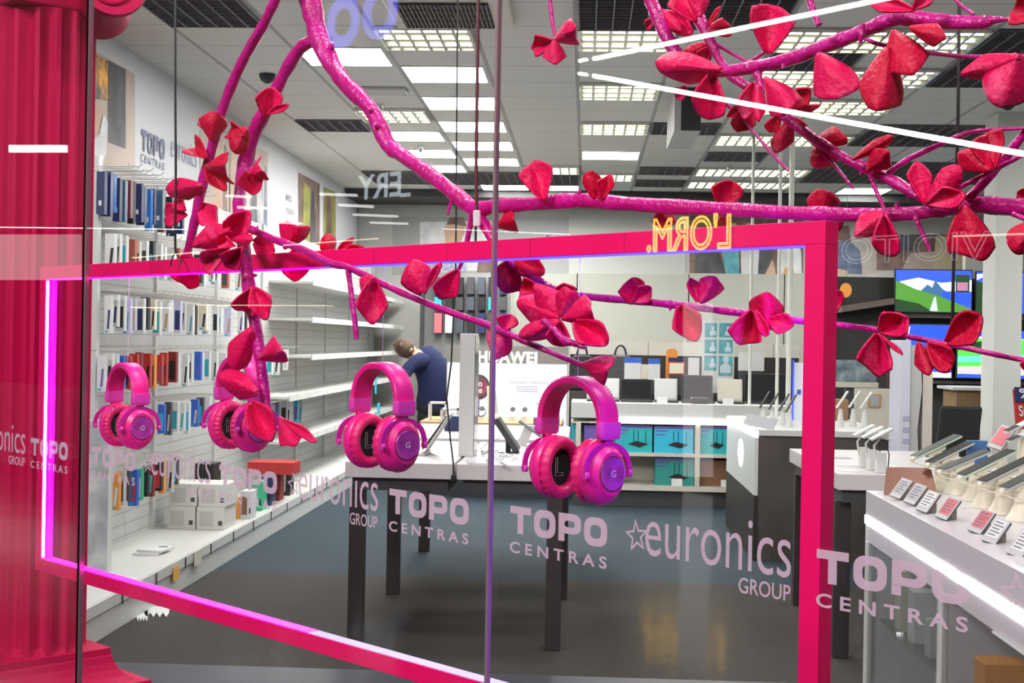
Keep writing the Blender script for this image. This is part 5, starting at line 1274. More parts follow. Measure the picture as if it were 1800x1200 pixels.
# blue poster
YPB = YC + .90
a = atY(1235, 562, YPB); c = atY(1290, 664, YPB)
t = thing('blue_poster', 'tall white framed poster with blue mannequin pictures above the counter', 'poster', ((a[0] + c[0]) / 2, YPB, zr))
MB().box((a[0], YPB, zr + .0005), (c[0], YPB + .012, a[2])).build('sheet', card_white, t)
mb = MB(); w = c[0] - a[0]
for i, (x0, y0, x1, y1) in enumerate(((.08, .05, .45, .30), (.52, .05, .95, .30), (.08, .34, .45, .58), (.52, .34, .95, .58), (.08, .62, .45, .88), (.52, .62, .95, .97))):
    zt_ = a[2]; hh = a[2] - c[2]; mb.box((a[0] + w * x0, YPB - .003, zt_ - hh * y1), (a[0] + w * x1, YPB - .0002, zt_ - hh * y0))
mb.build('blue_picture', tealp, t)
mb = MB()
for cx_, cz_, s_ in ((.33, .2, .6), (.8, .2, .6), (.33, .48, .6), (.8, .48, .6), (.33, .76, .6), (.74, .80, 1.1)):
    xx = a[0] + w * cx_; zz = a[2] - (a[2] - c[2]) * cz_; r = .028 * s_
    mb.poly([(xx + r * math.cos(k * .6283), YPB - .0045, zz + .06 * s_ + r * 1.2 * math.sin(k * .6283)) for k in range(10)][::-1]); mb.poly([(xx - .05 * s_, YPB - .0045, zz - .06 * s_), (xx + .05 * s_, YPB - .0045, zz - .06 * s_), (xx + .05 * s_, YPB - .0045, zz), (xx + .012, YPB - .0045, zz + .03 * s_), (xx - .012, YPB - .0045, zz + .03 * s_), (xx - .05 * s_, YPB - .0045, zz)])
mb.build('mannequin_figure', mat('ice', (.55, .68, .74), .5), t)

# ------------------------------------------------------------------ front tables
def slab_table(x0, x1, y0, y1, lb, legs, grp='white topped tables on the carpet'):
    t = thing('display_table', lb, 'table', ((x0 + x1) / 2, (y0 + y1) / 2, 0), grp)
    MB().box((x0, y0, .822), (x1, y1, .90)).build('table_top', mat('table_white', (.62, .58, .58), .35), t, bev=.004)
    MB().box((x0 + .03, y0 + .04, .76), (x1 - .03, y1 - .04, .8215)).build('apron', dgrey, t)
    for lx, ly in legs: MB().box((lx, ly, 0), (lx + .075, ly + .075, .7595)).build('leg', mat('leg_dark', (.028, .020, .020), .5), t, bev=.003)
YA = 6.62
slab_table(-1.165, -.632, YA, 8.1, 'white topped display table below the third headphones', ((-1.150, YA + .05), (-1.150, 7.98)))
slab_table(-.618, -.075, YA, 8.1, 'white topped display table right of the first, below the window joint', ((-.175, YA + .02), (-.16, 7.98)))
slab_table(-1.165, -.10, 8.35, 9.75, 'second white display table further back behind the front pair', ((-1.16, 9.62), (-.18, 9.62)))
slab_table(1.205, 2.1, 6.55, 8.10, 'white display table right of the frame post', ((1.215, 6.66), (1.225, 7.98)))
# white tower
q = atZ(806, 802, .90); t = thing('white_tower', 'tall square white tower with a mirrored side on the front tables', 'display tower', (q[0] + .04, q[1] + .1, .9))
zt_ = atY(818, 586, q[1])[2]
MB().box((q[0] - .002, q[1], .9005), (q[0] + .075, q[1] + .26, zt_)).build('body', white, t, bev=.003)
MB().box((q[0] + .0755, q[1] + .008, .905), (q[0] + .078, q[1] + .25, zt_ - .01)).build('mirror_side', mat('mirror_face', (.55, .57, .58), .12, .9), t)
# white laptop seen from the side
p0 = atY(750, 802, 7.2); p1 = atY(793, 727, 7.2)
t = thing('laptop', 'white laptop seen edge on, opened on the left front table', 'laptop', (p0[0], 7.2, .9))
MB().box((p0[0] - .17, 7.02, .9005), (p0[0] + .01, 7.30, .915)).build('base', mat('silver', (.6, .6, .62), .3, .6), t, bev=.003)
MB().slab((p0[0], 7.02, .9155), (.010, 0, .004), (0, .28, 0), (p1[0] - p0[0], 0, p1[2] - .9155)).build('lid', card_white, t, bev=.003)
MB().slab((p0[0] - .013, 7.035, .925), (.002, 0, .001), (0, .25, 0), ((p1[0] - p0[0]) * .95, 0, (p1[2] - .93) * .95)).build('screen', lgrey, t)
# dark tablet and cables on the second table
p0 = atY(871, 738, 7.4); p1 = atY(914, 803, 7.4)
t = thing('tablet_stand', 'dark tablet leaning on a stand right of the window joint', 'tablet', (p1[0] - .05, 7.4, .9))
MB().slab((p1[0] - .03, 7.30, .905), (.03, 0, .012), (0, .2, 0), (p0[0] - p1[0] + .02, 0, p0[2] - .90)).build('tablet', dgrey, t, bev=.004)
MB().slab((p1[0] - .005, 7.31, .918), (.003, 0, .001), (0, .18, 0), ((p0[0] - p1[0]) * .95, 0, (p0[2] - .915) * .95)).build('screen', mat('screen_grey', (.22, .24, .23), .1), t)
MB().box((p0[0] + .06, 7.36, .9005), (p0[0] + .085, 7.42, 1.0)).build('stand', black, t)
MB().box((p0[0] + .02, 7.32, .9002), (p0[0] + .13, 7.46, .905)).build('foot', black, t)
p0 = atY(911, 738, 7.9); p1 = atY(932, 792, 7.9)
t = thing('phone_holder', 'white phone holder with a grey phone beside the dark tablet', 'phone stand', (p1[0], 7.9, .9))
MB().slab((p0[0] - .01, 7.88, .9005), (.06, 0, 0), (0, .06, 0), (.05, 0, p0[2] - .93)).build('holder', white, t)
MB().slab((p0[0] - .0, 7.86, p0[2] - .01), (.15, 0, -.1), (0, .09, 0), (.008, 0, .012)).build('phone', mat('phone_grey', (.2, .2, .21), .3), t, bev=.003)
for k, (x0, y0) in enumerate(((862, 803), (872, 816), (893, 808))):
    q = atZ(x0, y0, .9); pts = [q + V(.05 * math.cos(i * .9 + k) * (1 + .2 * math.sin(i * 2.2)), .1 * math.sin(i * .7 + k), .006 + .012 * (1 + math.sin(i * 1.7 + k))) for i in range(14)]
    tag(MB().tube(pts, .004, 6).build('cable_tangle', mat('clear_cable', (.65, .68, .70), .2), smooth=True), ('pale coiled cable left of the dark tablet foot', 'pale coiled cable in front of the dark tablet foot', 'pale coiled cable right under the dark tablet')[k], 'cable', 'pale cables on the front table')
p = [atY(880, 770, 7.6), atY(860, 775, 7.6), atY(845, 790, 7.5), atZ(850, 792, .912)]
tag(MB().tube(p, .004, 6).build('white_cable', card_white, smooth=True), 'white cable rising to the back of the dark tablet', 'cable')
for px, py, lb in ((740, 800, 'grey card lying beside the white edge-on laptop'), (845, 815, 'pale leaflet lying flat in front of the white tower')):
    q = atZ(px, py, .9); tag(MB().slab(q + V(-.06, -.03, .0006), (.10, .01, 0), (-.02, .14, 0), (0, 0, .003)).build('flat_card', card_grey), lb, 'card')
# things on the table behind
for px, w, m_, lb in ((775, .12, navy, 'navy box on the second table behind the edge-on laptop'), (945, .1, dgrey, 'dark phone block on the second table behind the phone holder')):
    q = atZ(px, 772, .9); bx('device_block', (q[0] - w / 2, 9.0, .9005), (q[0] + w / 2, 9.08, 1.0), m_, lb, 'box', bev=.004)
t0 = atZ(1420, 825, .9)

# ------------------------------------------------------------------ phone kiosk with the round logo
XK = 1.195
t = thing('phone_kiosk', 'brown kiosk counter with a white lit side panel and an oval light', 'kiosk', (1.65, 10.5, 0))
MB().box((XK + .02, 9.62, 0), (2.12, 11.45, .872)).build('body', brown, t)
MB().box((XK - .005, 9.60, .873), (2.14, 11.47, .915)).build('kiosk_top', white, t, bev=.003)
MB().slab((XK - .012, 9.60, .862), (.028, 0, 0), (0, 1.87, 0), (0, 0, .046)).build('light_line', ledw, t)
MB().box((XK - .008, 9.60, .455), (XK + .0195, 11.47, .861)).build('side_panel', white, t, bev=.003)
MB().box((XK - .008, 9.60, 0), (XK + .0195, 11.47, .454)).build('side_base', mat('base_dark', (.020, .016, .014), .5), t)
c = atX(1302, 795, XK - .009)
mb = MB(); mb.lathe([(1, 0), (1, .003), (.0, .003)], c, (0, .165, 0), (0, 0, .105), (-1, 0, 0), 26, caps=(True, False)); mb.build('oval_light', mat('oval_light', (1, 1, 1), .5, emit=3.0), t)
mb = MB(); mb.slab(c + V(-.0045, -.02, -.01), (0, .04, 0), (0, 0, .03), (-.002, 0, 0)); mb.build('oval_mark', navy, t)
def holder(px, y, lb, ang=.9, z=.915, dark=True, tall=.10):
    q = atY(px, 700, y); x = q[0]; tt = thing('phone_stand', lb, 'phone stand', (x, y, z), 'phone stands on the kiosk')
    MB().tube([V(x, y, z + .001), V(x, y, z + tall)], [.03, .012], 10).build('foot', white, tt)
    dx, dz = math.cos(ang), math.sin(ang)
    MB().slab(V(x - .05 * dx, y - .035, z + tall + .004), (.15 * dx, 0, .15 * dz), (0, .07, 0), (-.008 * dz, 0, .008 * dx)).build('phone', screen_black if dark else lgrey, tt, bev=.003)
    return tt
for k, (px, y) in enumerate(((1342, 10.6), (1358, 10.4), (1376, 10.2), (1388, 10.0))):
    holder(px, y, 'dark phone on a white stand, %s from the left on the brown kiosk' % ORD[k], 1.05)
for k, (px, y) in enumerate(((1312, 10.3), (1322, 10.1), (1333, 9.95), (1344, 9.8), (1352, 9.7))):
    q = atY(px, 735, y); tag(MB().slab((q[0] - .02, y, .9155), (.05, -.03, 0), (.035, .01, .07), (-.004, .0, .003)).build('price_tag', card_grey, bev=.001), 'small leaning price tag, %s from the left on the brown kiosk' % ORD[k], 'price tag', 'price tags on the kiosk')
polem = mat('white_pole', (.68, .68, .62), .4)
for px, y, r, lb, zb in ((1387, 10.7, .020, 'white pole standing on the kiosk just left of the frame post', .915), (1367, 11.2, .014, 'thin white pole second left of the frame post', .915), (1319, 12.75, .014, 'white pole rising from the laptop counter behind the orange lettering', zc)):
    q = atY(px, 600, y); tag(MB().tube([V(q[0], y, zb + .0005), V(q[0], y, CZ - .002)], r, 10).build('pole', polem, smooth=True), lb, 'pole')
q = atY(1403, 705, 10.9); t = thing('info_card', 'tall white card with a blue edge beside the frame post on the kiosk', 'card', (q[0], 10.9, .915))
MB().box((q[0] - .035, 10.9, .9155), (q[0] + .05, 10.92, atY(1400, 637, 10.9)[2])).build('sheet', mat('lit_card', (.75, .78, .9), .5), t)
MB().box((q[0] - .045, 10.899, .9155), (q[0] - .0355, 10.921, atY(1400, 632, 10.9)[2])).build('edge', mat('edge_blue', (.05, .08, .8), .4, emit=.6), t)
MB().box((q[0] - .01, 10.897, 1.12), (q[0] + .02, 10.8995, 1.16)).build('print', blue, t)
q = atY(1440, 700, 11.2); bx('paper_bag', (q[0] - .02, 11.1, .9155), (q[0] + .22, 11.25, 1.08), mat('kraft', (.30, .17, .09), .7), 'brown paper bag on the kiosk right of the frame post', 'bag', bev=.01)
for k, (px, y) in enumerate(((1478, 10.2), (1500, 10.3), (1520, 10.1))): holder(px, y, 'pale phone on a clear stand, %s from the left right of the frame post' % ORD[k], 1.0, dark=False, tall=.13)

# ------------------------------------------------------------------ items on the right display table
for k, px in enumerate((1519, 1534, 1549)):
    q = atZ(px, 822 + k * 5, .90); x, y = q[0], q[1]
    tt = thing('phone_stand', 'white looped phone stand, %s from the left on the right display table' % ORD[k], 'phone stand', (x, y, .9), 'looped stands on the right table')
    MB().box((x - .02, y, .9005), (x + .025, y + .06, 1.0)).build('post', white, tt, bev=.004)
    MB().tube([V(x - .02, y + .03, .96), V(x - .03, y + .03, 1.03), V(x, y + .03, 1.07), V(x + .05, y + .03, 1.06)], .006, 7).build('loop', white, tt, smooth=True)
    MB().slab((x - .05, y - .03, 1.055), (.10, 0, .055), (0, .08, 0), (-.004, 0, .009)).build('phone', lgrey, tt, bev=.003)
    MB().tube([V(x + .03, y, .902), V(x + .036, y, .99), V(x + .02, y, 1.05)], .003, 6).build('lead', black, tt)
for k, (px, py) in enumerate(((1475, 805), (1490, 818), (1500, 828))):
    q = atZ(px, py, .9); tag(MB().slab(q + V(-.06, -.05, .0006), (.12, .01, 0), (-.01, .09, 0), (0, 0, .004)).build('flat_card', card_white if k else card_grey), ('grey leaflet lying nearest the frame post on the right table', 'white leaflet lying on the right table behind the front one', 'white leaflet lying at the front of the right table')[k], 'card')

# ------------------------------------------------------------------ big right counter with glass doors
XE = 1.188; YE = 5.82; YN = 2.95
t = thing('glass_counter', 'long white display counter with a light line and glass doors at the right', 'counter', (1.5, 4.4, 0))
lav = mat('counter_white', (.66, .62, .66), .25)
MB().box((XE, YN, .80), (2.05, YE, .90)).build('counter_top', lav, t, bev=.002)
MB().box((XE - .004, YN, .762), (XE + .03, YE, .798)).build('light_line', mat('led_white2', (1, 1, 1), .5, emit=6.0, ecol=(1, .99, .97)), t)
MB().box((XE + .004, YN, .69), (XE + .03, YE, .7615)).build('fascia', lav, t)
c_ = MB(); c_.box((1.72, YN, .03), (1.75, YE, .799)); c_.box((XE + .02, YN, .0), (2.05, YE, .03)); c_.box((XE, YE - .02, .0), (1.75, YE, .761)); c_.box((XE + .031, YN, .775), (1.75, YE, .799))
c_.build('carcass', lav, t)
for y in (YE - .02, 4.62, 3.40): MB().box((XE - .003, y - .035, .0305), (XE + .02, y, .6895)).build('upright', white, t)
for y in (4.62, 3.40): MB().box((XE + .021, y - .03, .0305), (1.719, y - .005, .7615)).build('divider', lav, t)
gdoor = glass_mat('door_glass', (.93, .95, .94))
gshelf = glass_mat('shelf_glass', (.86, .93, .89))
for y0, y1 in ((4.66, 5.20), (5.21, 5.76), (3.44, 4.0), (4.01, 4.58)):
    MB().box((XE + .002, y0, .04), (XE + .008, y1, .685)).build('glass_door', gdoor, t)
for y0, y1 in ((4.63, 5.79), (3.41, 4.58)): MB().box((XE + .06, y0, .36), (1.715, y1, .368)).build('glass_shelf', gshelf, t)
for y in (5.205, 4.005): MB().tube([V(XE - .006, y, .42), V(XE + .02, y, .42)], .014, 10).build('door_lock', chrome, t)
MB().tube([V(XE - .002, 4.0, .688), V(XE - .002, 3.0, .688)], .006, 6).build('door_rail', chrome, t)
for k, (x, y, z, w, d, h, m_, lb) in enumerate(((1.34, 5.30, .3685, .14, .10, .20, card_white, 'white box on the upper glass shelf of the right counter'), (1.34, 5.52, .3685, .14, .10, .24, wwarm, 'ivory box behind the white one on the upper glass shelf'),
        (1.34, 5.05, .3685, .14, .08, .14, lgrey, 'grey box at the near end of the upper glass shelf'), (1.34, 5.35, .0305, .2, .14, .12, card_white, 'white box on the floor of the glass counter'),
        (1.32, 4.30, .3685, .14, .12, .16, orange, 'orange box in the near glass section'), (1.33, 4.34, .0305, .2, .16, .30, card_white, 'tall white box in the near glass section'), (1.33, 4.10, .0305, .2, .14, .26, dgrey, 'dark box beside the tall white one in the near glass section'))):
    bx('boxed_gadget', (x - w / 2, y, z + .0005), (x + w / 2, y + d, z + h), m_, lb, 'box', 'boxes in the glass counter', bev=.003)
mb = MB()
for k in range(6): mb.slab((XE + .10 + .0, 5.1 + k * .07, .0308), (.22, .05, 0), (0, .03, 0), (0, 0, .004))
for y0, y1 in ((4.64, 5.78), (3.42, 4.56)): MB().box((XE + .05, y0, .755), (XE + .07, y1, .7745)).build('inner_fill_strip', mat('inner_fill_glow', (1, 1, 1), .5, emit=2.5, ecol=(1, .97, .97)), t)  # glowing strips added to brighten the inside of the counter
# copper tablet at the far end of the counter
p0 = atZ(1545, 857, .9005); 
q0, q1 = atY(1543, 853, 5.74), atY(1637, 824, 5.74)
t = thing('copper_tablet', 'copper coloured tablet lying tilted at the far end of the right counter', 'tablet', ((q0[0] + q1[0]) / 2, 5.72, .9))
MB().prism([(q0[0], 5.62, .902), (q1[0], 5.62, .902), (q1[0], 5.74, q1[2]), (q0[0] + .035, 5.74, q1[2])], (0, .012, .004)).build('back', mat('copper', (.17, .06, .035), .4, .3), t, bev=.004)
MB().slab((q0[0] + .10, 5.752, q1[2] - .006), (q1[0] - q0[0] - .10, 0, 0), (0, .008, 0), (0, 0, .004)).build('edge', black, t)
MB().box((q0[0] + .08, 5.76, .9005), (q1[0] - .06, 5.80, q1[2] - .03)).build('prop', cream, t)
# price tags along the edge
TAGS = [(1584, 858, card_grey, 'grey'), (1609, 868, card_grey, 'grey'), (1631, 881, card_white, 'white'), (1666, 893, pinkcard, 'pink'), (1725, 916, pinkcard, 'pink'), (1751, 933, card_white, 'white'), (1797, 955, card_white, 'white')]
la = unit(V(.60, .30, .72)); sa = unit(np.cross(la, V(-.55, -.62, .75)))
if sa @ R0 < 0: sa = -sa
nn = np.cross(sa, la)
if nn @ (-ray(1650, 890)) < 0: nn = -nn
for k, (px, py, m_, cn) in enumerate(TAGS):
    q = atZ(px, py + 20, .905); q = atY(px, py, q[1] + .03); L, Wt = .092, .052
    tt = thing('price_tag', '%s leaning price tag, %s from the far end along the right counter edge' % (cn, ORD[k]), 'price tag', (q[0], q[1], .9), 'price tags along the right counter')
    o = q - la * L / 2 - sa * Wt / 2
    MB().slab(o, la * L, sa * Wt, -nn * .010).build('case', mat('tag_case', (.10, .10, .10), .3), tt, bev=.001)
    MB().slab(o + nn * .0004, la * L, sa * Wt, nn * .002).build('rim', lgrey, tt)
    MB().slab(o + nn * .0028 + la * .018 + sa * .005, la * (L - .024), sa * (Wt - .010), nn * .001).build('printed_face', m_, tt)
    tx = MB()
    for j in range(5): tx.slab(o + nn * .0042 + la * (.026 + .012 * j) + sa * .009, la * .004, sa * (Wt - (.018 if j % 2 else .026)), nn * .0006)
    tx.build('text_lines', mat('tag_text', (.20, .18, .20), .6), tt)
    MB().slab(V(q[0] + .005, q[1] + .012, .9004), (.03, 0, 0), (0, .05, 0), (0, 0, max(.012, o[2] + .03 - .9))).build('foot', mat('tag_foot', (.30, .26, .20), .5), tt)
# large cream stands with phones
greenedge = mat('clear_edge', (.58, .72, .58), .2)
ST = [(1655, 806, 1640, 862, 1605, 801, 1684, 763, 'dark', 'first'), (1675, 812, 1668, 868, 1631, 812, 1705, 775, 'black', 'second'), (1700, 822, 1700, 880, 1652, 824, 1735, 790, 'dark', 'third'),
      (1712, 835, 1718, 892, 1687, 834, 1778, 789, 'brown', 'fourth'), (1742, 842, 1748, 903, 1723, 845, 1815, 800, 'black', 'fifth'), (1775, 855, 1782, 915, 1762, 856, 1830, 822, 'dark', 'sixth')]
for k, (sx, sy, fx, fy, ax_, ay_, bx_, by_, cn, od) in enumerate(ST):
    f = atZ(fx + 12, fy, .9); y = f[1]
    a = atY(ax_, ay_, y - .02); b_ = atY(bx_, by_, y + .02); dl = b_ - a
    tt = thing('phone_pedestal', 'cream pedestal with a tilted phone, %s from the far end of the right counter' % od, 'phone stand', (f[0], y, .9), 'cream phone pedestals on the right counter')
    zt2 = (a[2] + b_[2]) / 2 - .035; w = .034
    mb = MB(); prof = [(.062, .0005), (.060, .010), (.045, .03), (w, .06), (w * .92, zt2 - .9 - .03), (w * 1.15, zt2 - .9)]
    mb.lathe([(r, h) for r, h in prof], (f[0] + .01, y, .9), (1, 0, 0), (0, .75, 0), (0, 0, 1), 20); mb.build('pedestal', cream, tt, smooth=True)
    MB().slab(a + dl * .30 + V(0, -.03, -.035), dl * .4, (0, .06, 0), (0, 0, .020)).build('cradle', cream, tt, bev=.004)
    nrm = unit(np.cross(dl, V(0, 1, 0)));
    if nrm[2] < 0: nrm = -nrm
    wy = V(.012, -.075, 0)
    MB().slab(a - wy * .5 - nrm * .012, dl, wy, nrm * .010).build('phone', greenedge if k in (0, 3) else lgrey, tt, bev=.003)
    MB().slab(a - wy * .5 + dl * .01 - nrm * .0015, dl * .98, wy, nrm * .0015).build('screen', screen_black if cn != 'dark' else mat('screen_dim', (.05, .055, .05), .35, spec=0.2), tt)
    cp = [a + V(.01, 0, -.012), a + V(-.01, -.02, -.022), a + V(.03, -.03, -.035), a + V(.10, -.02, -.045), a + V(.15, .0, -.04)]
    MB().tube(cp, .0025, 6).build('tether', cream, tt, smooth=True)
    MB().ball(a + V(-.004, -.012, -.012), .011, 8).build('tether_knob', cream, tt, smooth=True)
# second row behind
for k, (px, py, m_, lb) in enumerate(((1760, 768, pinkcard, 'pink price tag raised behind the cream pedestals'),)):
    q = atY(px, py, 5.78); o = q - la * .06 - sa * .035
    tt = thing('price_tag', lb, 'price tag', (q[0], q[1], .9)); MB().slab(o, la * .12, sa * .07, -nn * .010).build('case', lgrey, tt); MB().slab(o + nn * .001 + la * .02 + sa * .006, la * .09, sa * .058, nn * .001).build('printed_face', m_, tt)
    MB().box((q[0] - .01, q[1] + .01, .9005), (q[0] + .03, q[1] + .03, q[2] - .01)).build('foot', cream, tt)
for k, (ax_, ay_, bx_, by_, lb) in enumerate(((1768, 762, 1835, 728, 'white phone on a stand at the upper right end of the back row'), (1772, 778, 1835, 750, 'grey phone on a stand right under the white one in the back row'))):
    y = 5.58 - k * .14; a = atY(ax_, ay_, y); b_ = atY(bx_, by_, y); dl = b_ - a; tt = thing('phone_pedestal', lb, 'phone stand', (a[0] + .1, y, .9), 'cream phone pedestals on the right counter')
    MB().slab(a + V(0, -.035, 0), dl, (0, .07, 0), (0, 0, .010)).build('phone', card_white if k == 0 else lgrey, tt, bev=.003)
    MB().slab(a + V(0, -.034, .0105), dl * .3, (0, .068, 0), (0, 0, .001)).build('screen', screen_black, tt)
    MB().tube([V(a[0] + .09, y, .9005), V(a[0] + .08, y, a[2] + .02)], [.05, .03], 12).build('pedestal', cream, tt, smooth=True)
q = atZ(1735, 795, .9); q0, q1 = atY(1706, 775, 5.75), atY(1742, 775, 5.75); bx('blue_box', (q0[0], 5.79, .9005), (q1[0], 5.815, q0[2]), mat('mid_blue', (.05, .15, .35), .5), 'blue box standing behind the cream pedestals', 'box', bev=.003)
# red sign at the right edge
a, c = atY(1783, 680, 5.74), atY(1806, 748, 5.74)
t = thing('red_sign', 'red and navy upright sign card at the right edge by the pillar', 'sign', ((a[0] + c[0]) / 2, 5.74, .9))
MB().slab((a[0] + .01, 5.74, c[2] - .01), (.09, 0, 0), (0, .01, 0), (-.012, .01, a[2] - c[2])).build('card', red, t)
MB().slab((a[0] + .004, 5.735, a[2] - .06), (.09, 0, 0), (0, .004, 0), (-.004, .008, .06)).build('heading', navy, t)
mb = MB(); put_text(mb, 'SO', (a[0] + .02, 5.73, a[2] - .12), V(.05, 0, 0), V(-.006, 0, .045), offset=.02); put_text(mb, '%', (a[0] + .02, 5.729, a[2] - .045), V(.05, 0, 0), V(-.004, .006, .04), offset=.02)
mb.build('sign_letters', card_white, t)
MB().box((a[0] + .03, 5.76, .9005), (a[0] + .06, 5.78, c[2] + .05)).build('stem', white, t)

# ------------------------------------------------------------------ totem, pillar, televisions, chair
q = atY(1610, 700, 8.6); zt_ = atY(1610, 598, 8.6)[2]; x0, x1, x2 = atY(1582, 700, 8.6)[0], atY(1616, 700, 8.6)[0], atY(1642, 700, 8.6)[0]
t = thing('totem', 'tall white totem with a curved grey side in front of the televisions', 'totem', ((x0 + x2) / 2, 8.6, 0))
MB().box((x0, 8.6, 0), (x1 - .055, 8.9, zt_)).build('front_panel', mat('totem_white', (.62, .62, .72), .4), t, bev=.004)
MB().prism([(x1 - .054, 8.62, z) if i == 0 else (x1 - .054 + w, 8.62, z) for i, (z, w) in enumerate(((0, 0), (0, .06), (.6, .07), (1.0, .05), (1.25, .075), (zt_ - .03, .06)))] + [(x1 - .054, 8.62, zt_ - .03)], (0, .26, 0)).build('curved_side', lgrey, t)
MB().box((x1 + .03, 8.64, 0), (x2, 8.9, zt_ - .12)).build('rear_panel', wwarm, t)
mb = MB()
for k in range(3): mb.box((x0 + .02, 8.597, 1.05 - k * .07), (x0 + .06, 8.5995, 1.08 - k * .07))
mb.build('print', mat('faint_print', (.4, .4, .55), .5), t)
pa_, pb_ = atY(1749, 500, 11.4)[0], atY(1797, 500, 11.4)[0]
o = struct(MB().box((pa_, 11.4, 0), (pb_, 11.75, CZ - .002)).build('trim_5', mat('pillar_white', (.66, .66, .62), .6)))
YTV = 15.6
t = thing('tv_rack', 'dark television rack wall at the right back of the shop', 'rack', (atY(1660, 700, YTV + .3)[0], YTV + .3, 0))
ra, rb, rc = atY(1468, 486, YTV + .3), atY(1810, 486, YTV + .3), atY(1700, 486, YTV + .3)
MB().box((ra[0], YTV + .30, 0), (rb[0], YTV + .36, ra[2])).build('back_board', mat('rack_dark', (.030, .027, .025), .6), t)
for pys in ((549, 560), (668, 676)):
    u0, u1 = atY(1590, pys[0], YTV), atY(1750, pys[1], YTV); MB().box((u0[0], YTV + .08, u1[2]), (u1[0] + .4, YTV + .299, u0[2])).build('rack_shelf', mat('shelf_oak', (.16, .14, .12), .5), t)
u0, u1 = atY(1478, 532, YTV), atY(1570, 547, YTV); MB().slab((u0[0], YTV - .05, u1[2] - .02), (u1[0] - u0[0], 0, .10), (0, .30, 0), (0, 0, .07)).build('soundbar_shelf', mat('shelf_taupe', (.13, .10, .085), .5), t)
for px in (1462, 1700): q = atY(px, 500, YTV + .2); MB().box((q[0] - .03, YTV + .2, 0), (q[0] + .03, YTV + .299, ra[2])).build('upright', dgrey, t)
bx('pale_column', (lambda p: (p[0], YTV + .37, 0))(atY(1697, 470, YTV + .37)), (lambda p: (p[0], YTV + .5, p[2]))(atY(1750, 395, YTV + .5)), mat('column_pale', (.5, .49, .43), .6), 'pale wall strip between the living room picture and the pillar', 'panel')
def emis(name, col, s=.85): return mat(name, col, .4, emit=s, ecol=col)
sky_ = emis('screen_sky', (.03, .10, .85)); grass_ = emis('screen_grass', (.08, .28, .03)); dkgrass = emis('screen_dark_grass', (.01, .05, .01)); mount = emis('screen_mountain', (.04, .14, .30)); cloud_ = emis('screen_cloud', (.75, .8, .95)); path_ = emis('screen_path', (.6, .65, .8)); shopc = emis('screen_caption', (.5, .2, .35)); lime = emis('screen_lime', (.10, .75, .08)); aqua = emis('screen_aqua', (.15, .65, .55)); yel = emis('screen_yellow', (.8, .7, .15)); stone_ = emis('screen_stone', (.65, .6, .6)); blue2 = emis('screen_blue', (.02, .09, .70))
def tv(px0, py0, px1, py1, y, lb, shapes):
    a = atY(px0, py0, y); c = atY(px1, py1, y); w = c[0] - a[0]; h = a[2] - c[2]
    t = thing('television', lb, 'television', ((a[0] + c[0]) / 2, y, c[2]), 'televisions on the rack')
    MB().box((a[0] - .012, y, c[2] - .012), (c[0] + .012, y + .05, a[2] + .012)).build('cabinet', black, t, bev=.003)
    mats = []; mb = MB()
    for i, (pts, m_) in enumerate(shapes):
        if m_ not in mats: mats.append(m_)
        mb.poly([(a[0] + w * x, y - .001 - .0006 * i, c[2] + h * z) for x, z in pts], mats.index(m_))
    mb.build('screen', mats, t)
    MB().box((a[0] + w * .4, y + .0505, c[2] + h * .3), (a[0] + w * .6, YTV + .299, c[2] + h * .7)).build('wall_mount', dgrey, t)
full = lambda m_: ([(0, 0), (1, 0), (1, 1), (0, 1)], m_)
tv(1575, 474, 1707, 549, YTV, 'upper television showing a green hill path under blue mountains', [full(sky_), ([(.05, .72), (.3, .82), (.6, .70), (1, .78), (1, .5), (.05, .5)], cloud_), ([(.3, .45), (.42, .66), (.48, .58), (.52, .76), (.62, .55), (.75, .42), (.3, .3)], mount), ([(.62, .5), (1, .42), (1, .2), (.6, .25)], blue2), ([(0, 0), (1, 0), (1, .08), (.62, .35), (.5, .42), (.25, .55), (0, .75)], grass_), ([(0, 0), (.5, 0), (.3, .2), (0, .3)], dkgrass), ([(.45, .02), (.56, .02), (.53, .36), (.51, .36)], path_), ([(.79, .48), (.97, .48), (.97, .9), (.79, .9)], dkgrass), ([(.81, .52), (.95, .52), (.95, .72), (.81, .72)], shopc)])
tv(1717, 478, 1850, 552, YTV, 'upper television half hidden by the white pillar', [full(sky_), ([(0, 0), (.6, 0), (.6, .5), (0, .78)], dkgrass), ([(0, .8), (0, .95), (.2, .98)], cloud_)])
tv(1594, 570, 1672, 664, YTV + .02, 'lower television with a plain blue picture behind the white totem', [full(blue2), ([(0, .6), (.08, .95), (0, 1)], cloud_), ([(0, 0), (1, 0), (1, .10), (0, .12)], cloud_)])
tv(1684, 580, 1830, 666, YTV - .06, 'lower television showing a bright green garden with a stream', [full(lime), ([(0, .85), (1, .8), (1, 1), (0, 1)], sky_), ([(.2, .85), (.5, .95), (.8, .82), (.5, .75)], cloud_), ([(0, .45), (1, .52), (1, .38), (0, .32)], aqua), ([(0, .7), (.3, .78), (.3, .6), (0, .58)], dkgrass), ([(0, .0), (1, 0), (1, .26), (0, .24)], stone_), ([(.0, .0), (1, 0), (1, .06), (0, .08)], sky_), ([(.28, .10), (.36, .10), (.36, .32), (.28, .32)], yel), ([(.42, .12), (.50, .12), (.50, .3), (.42, .3)], yel)])
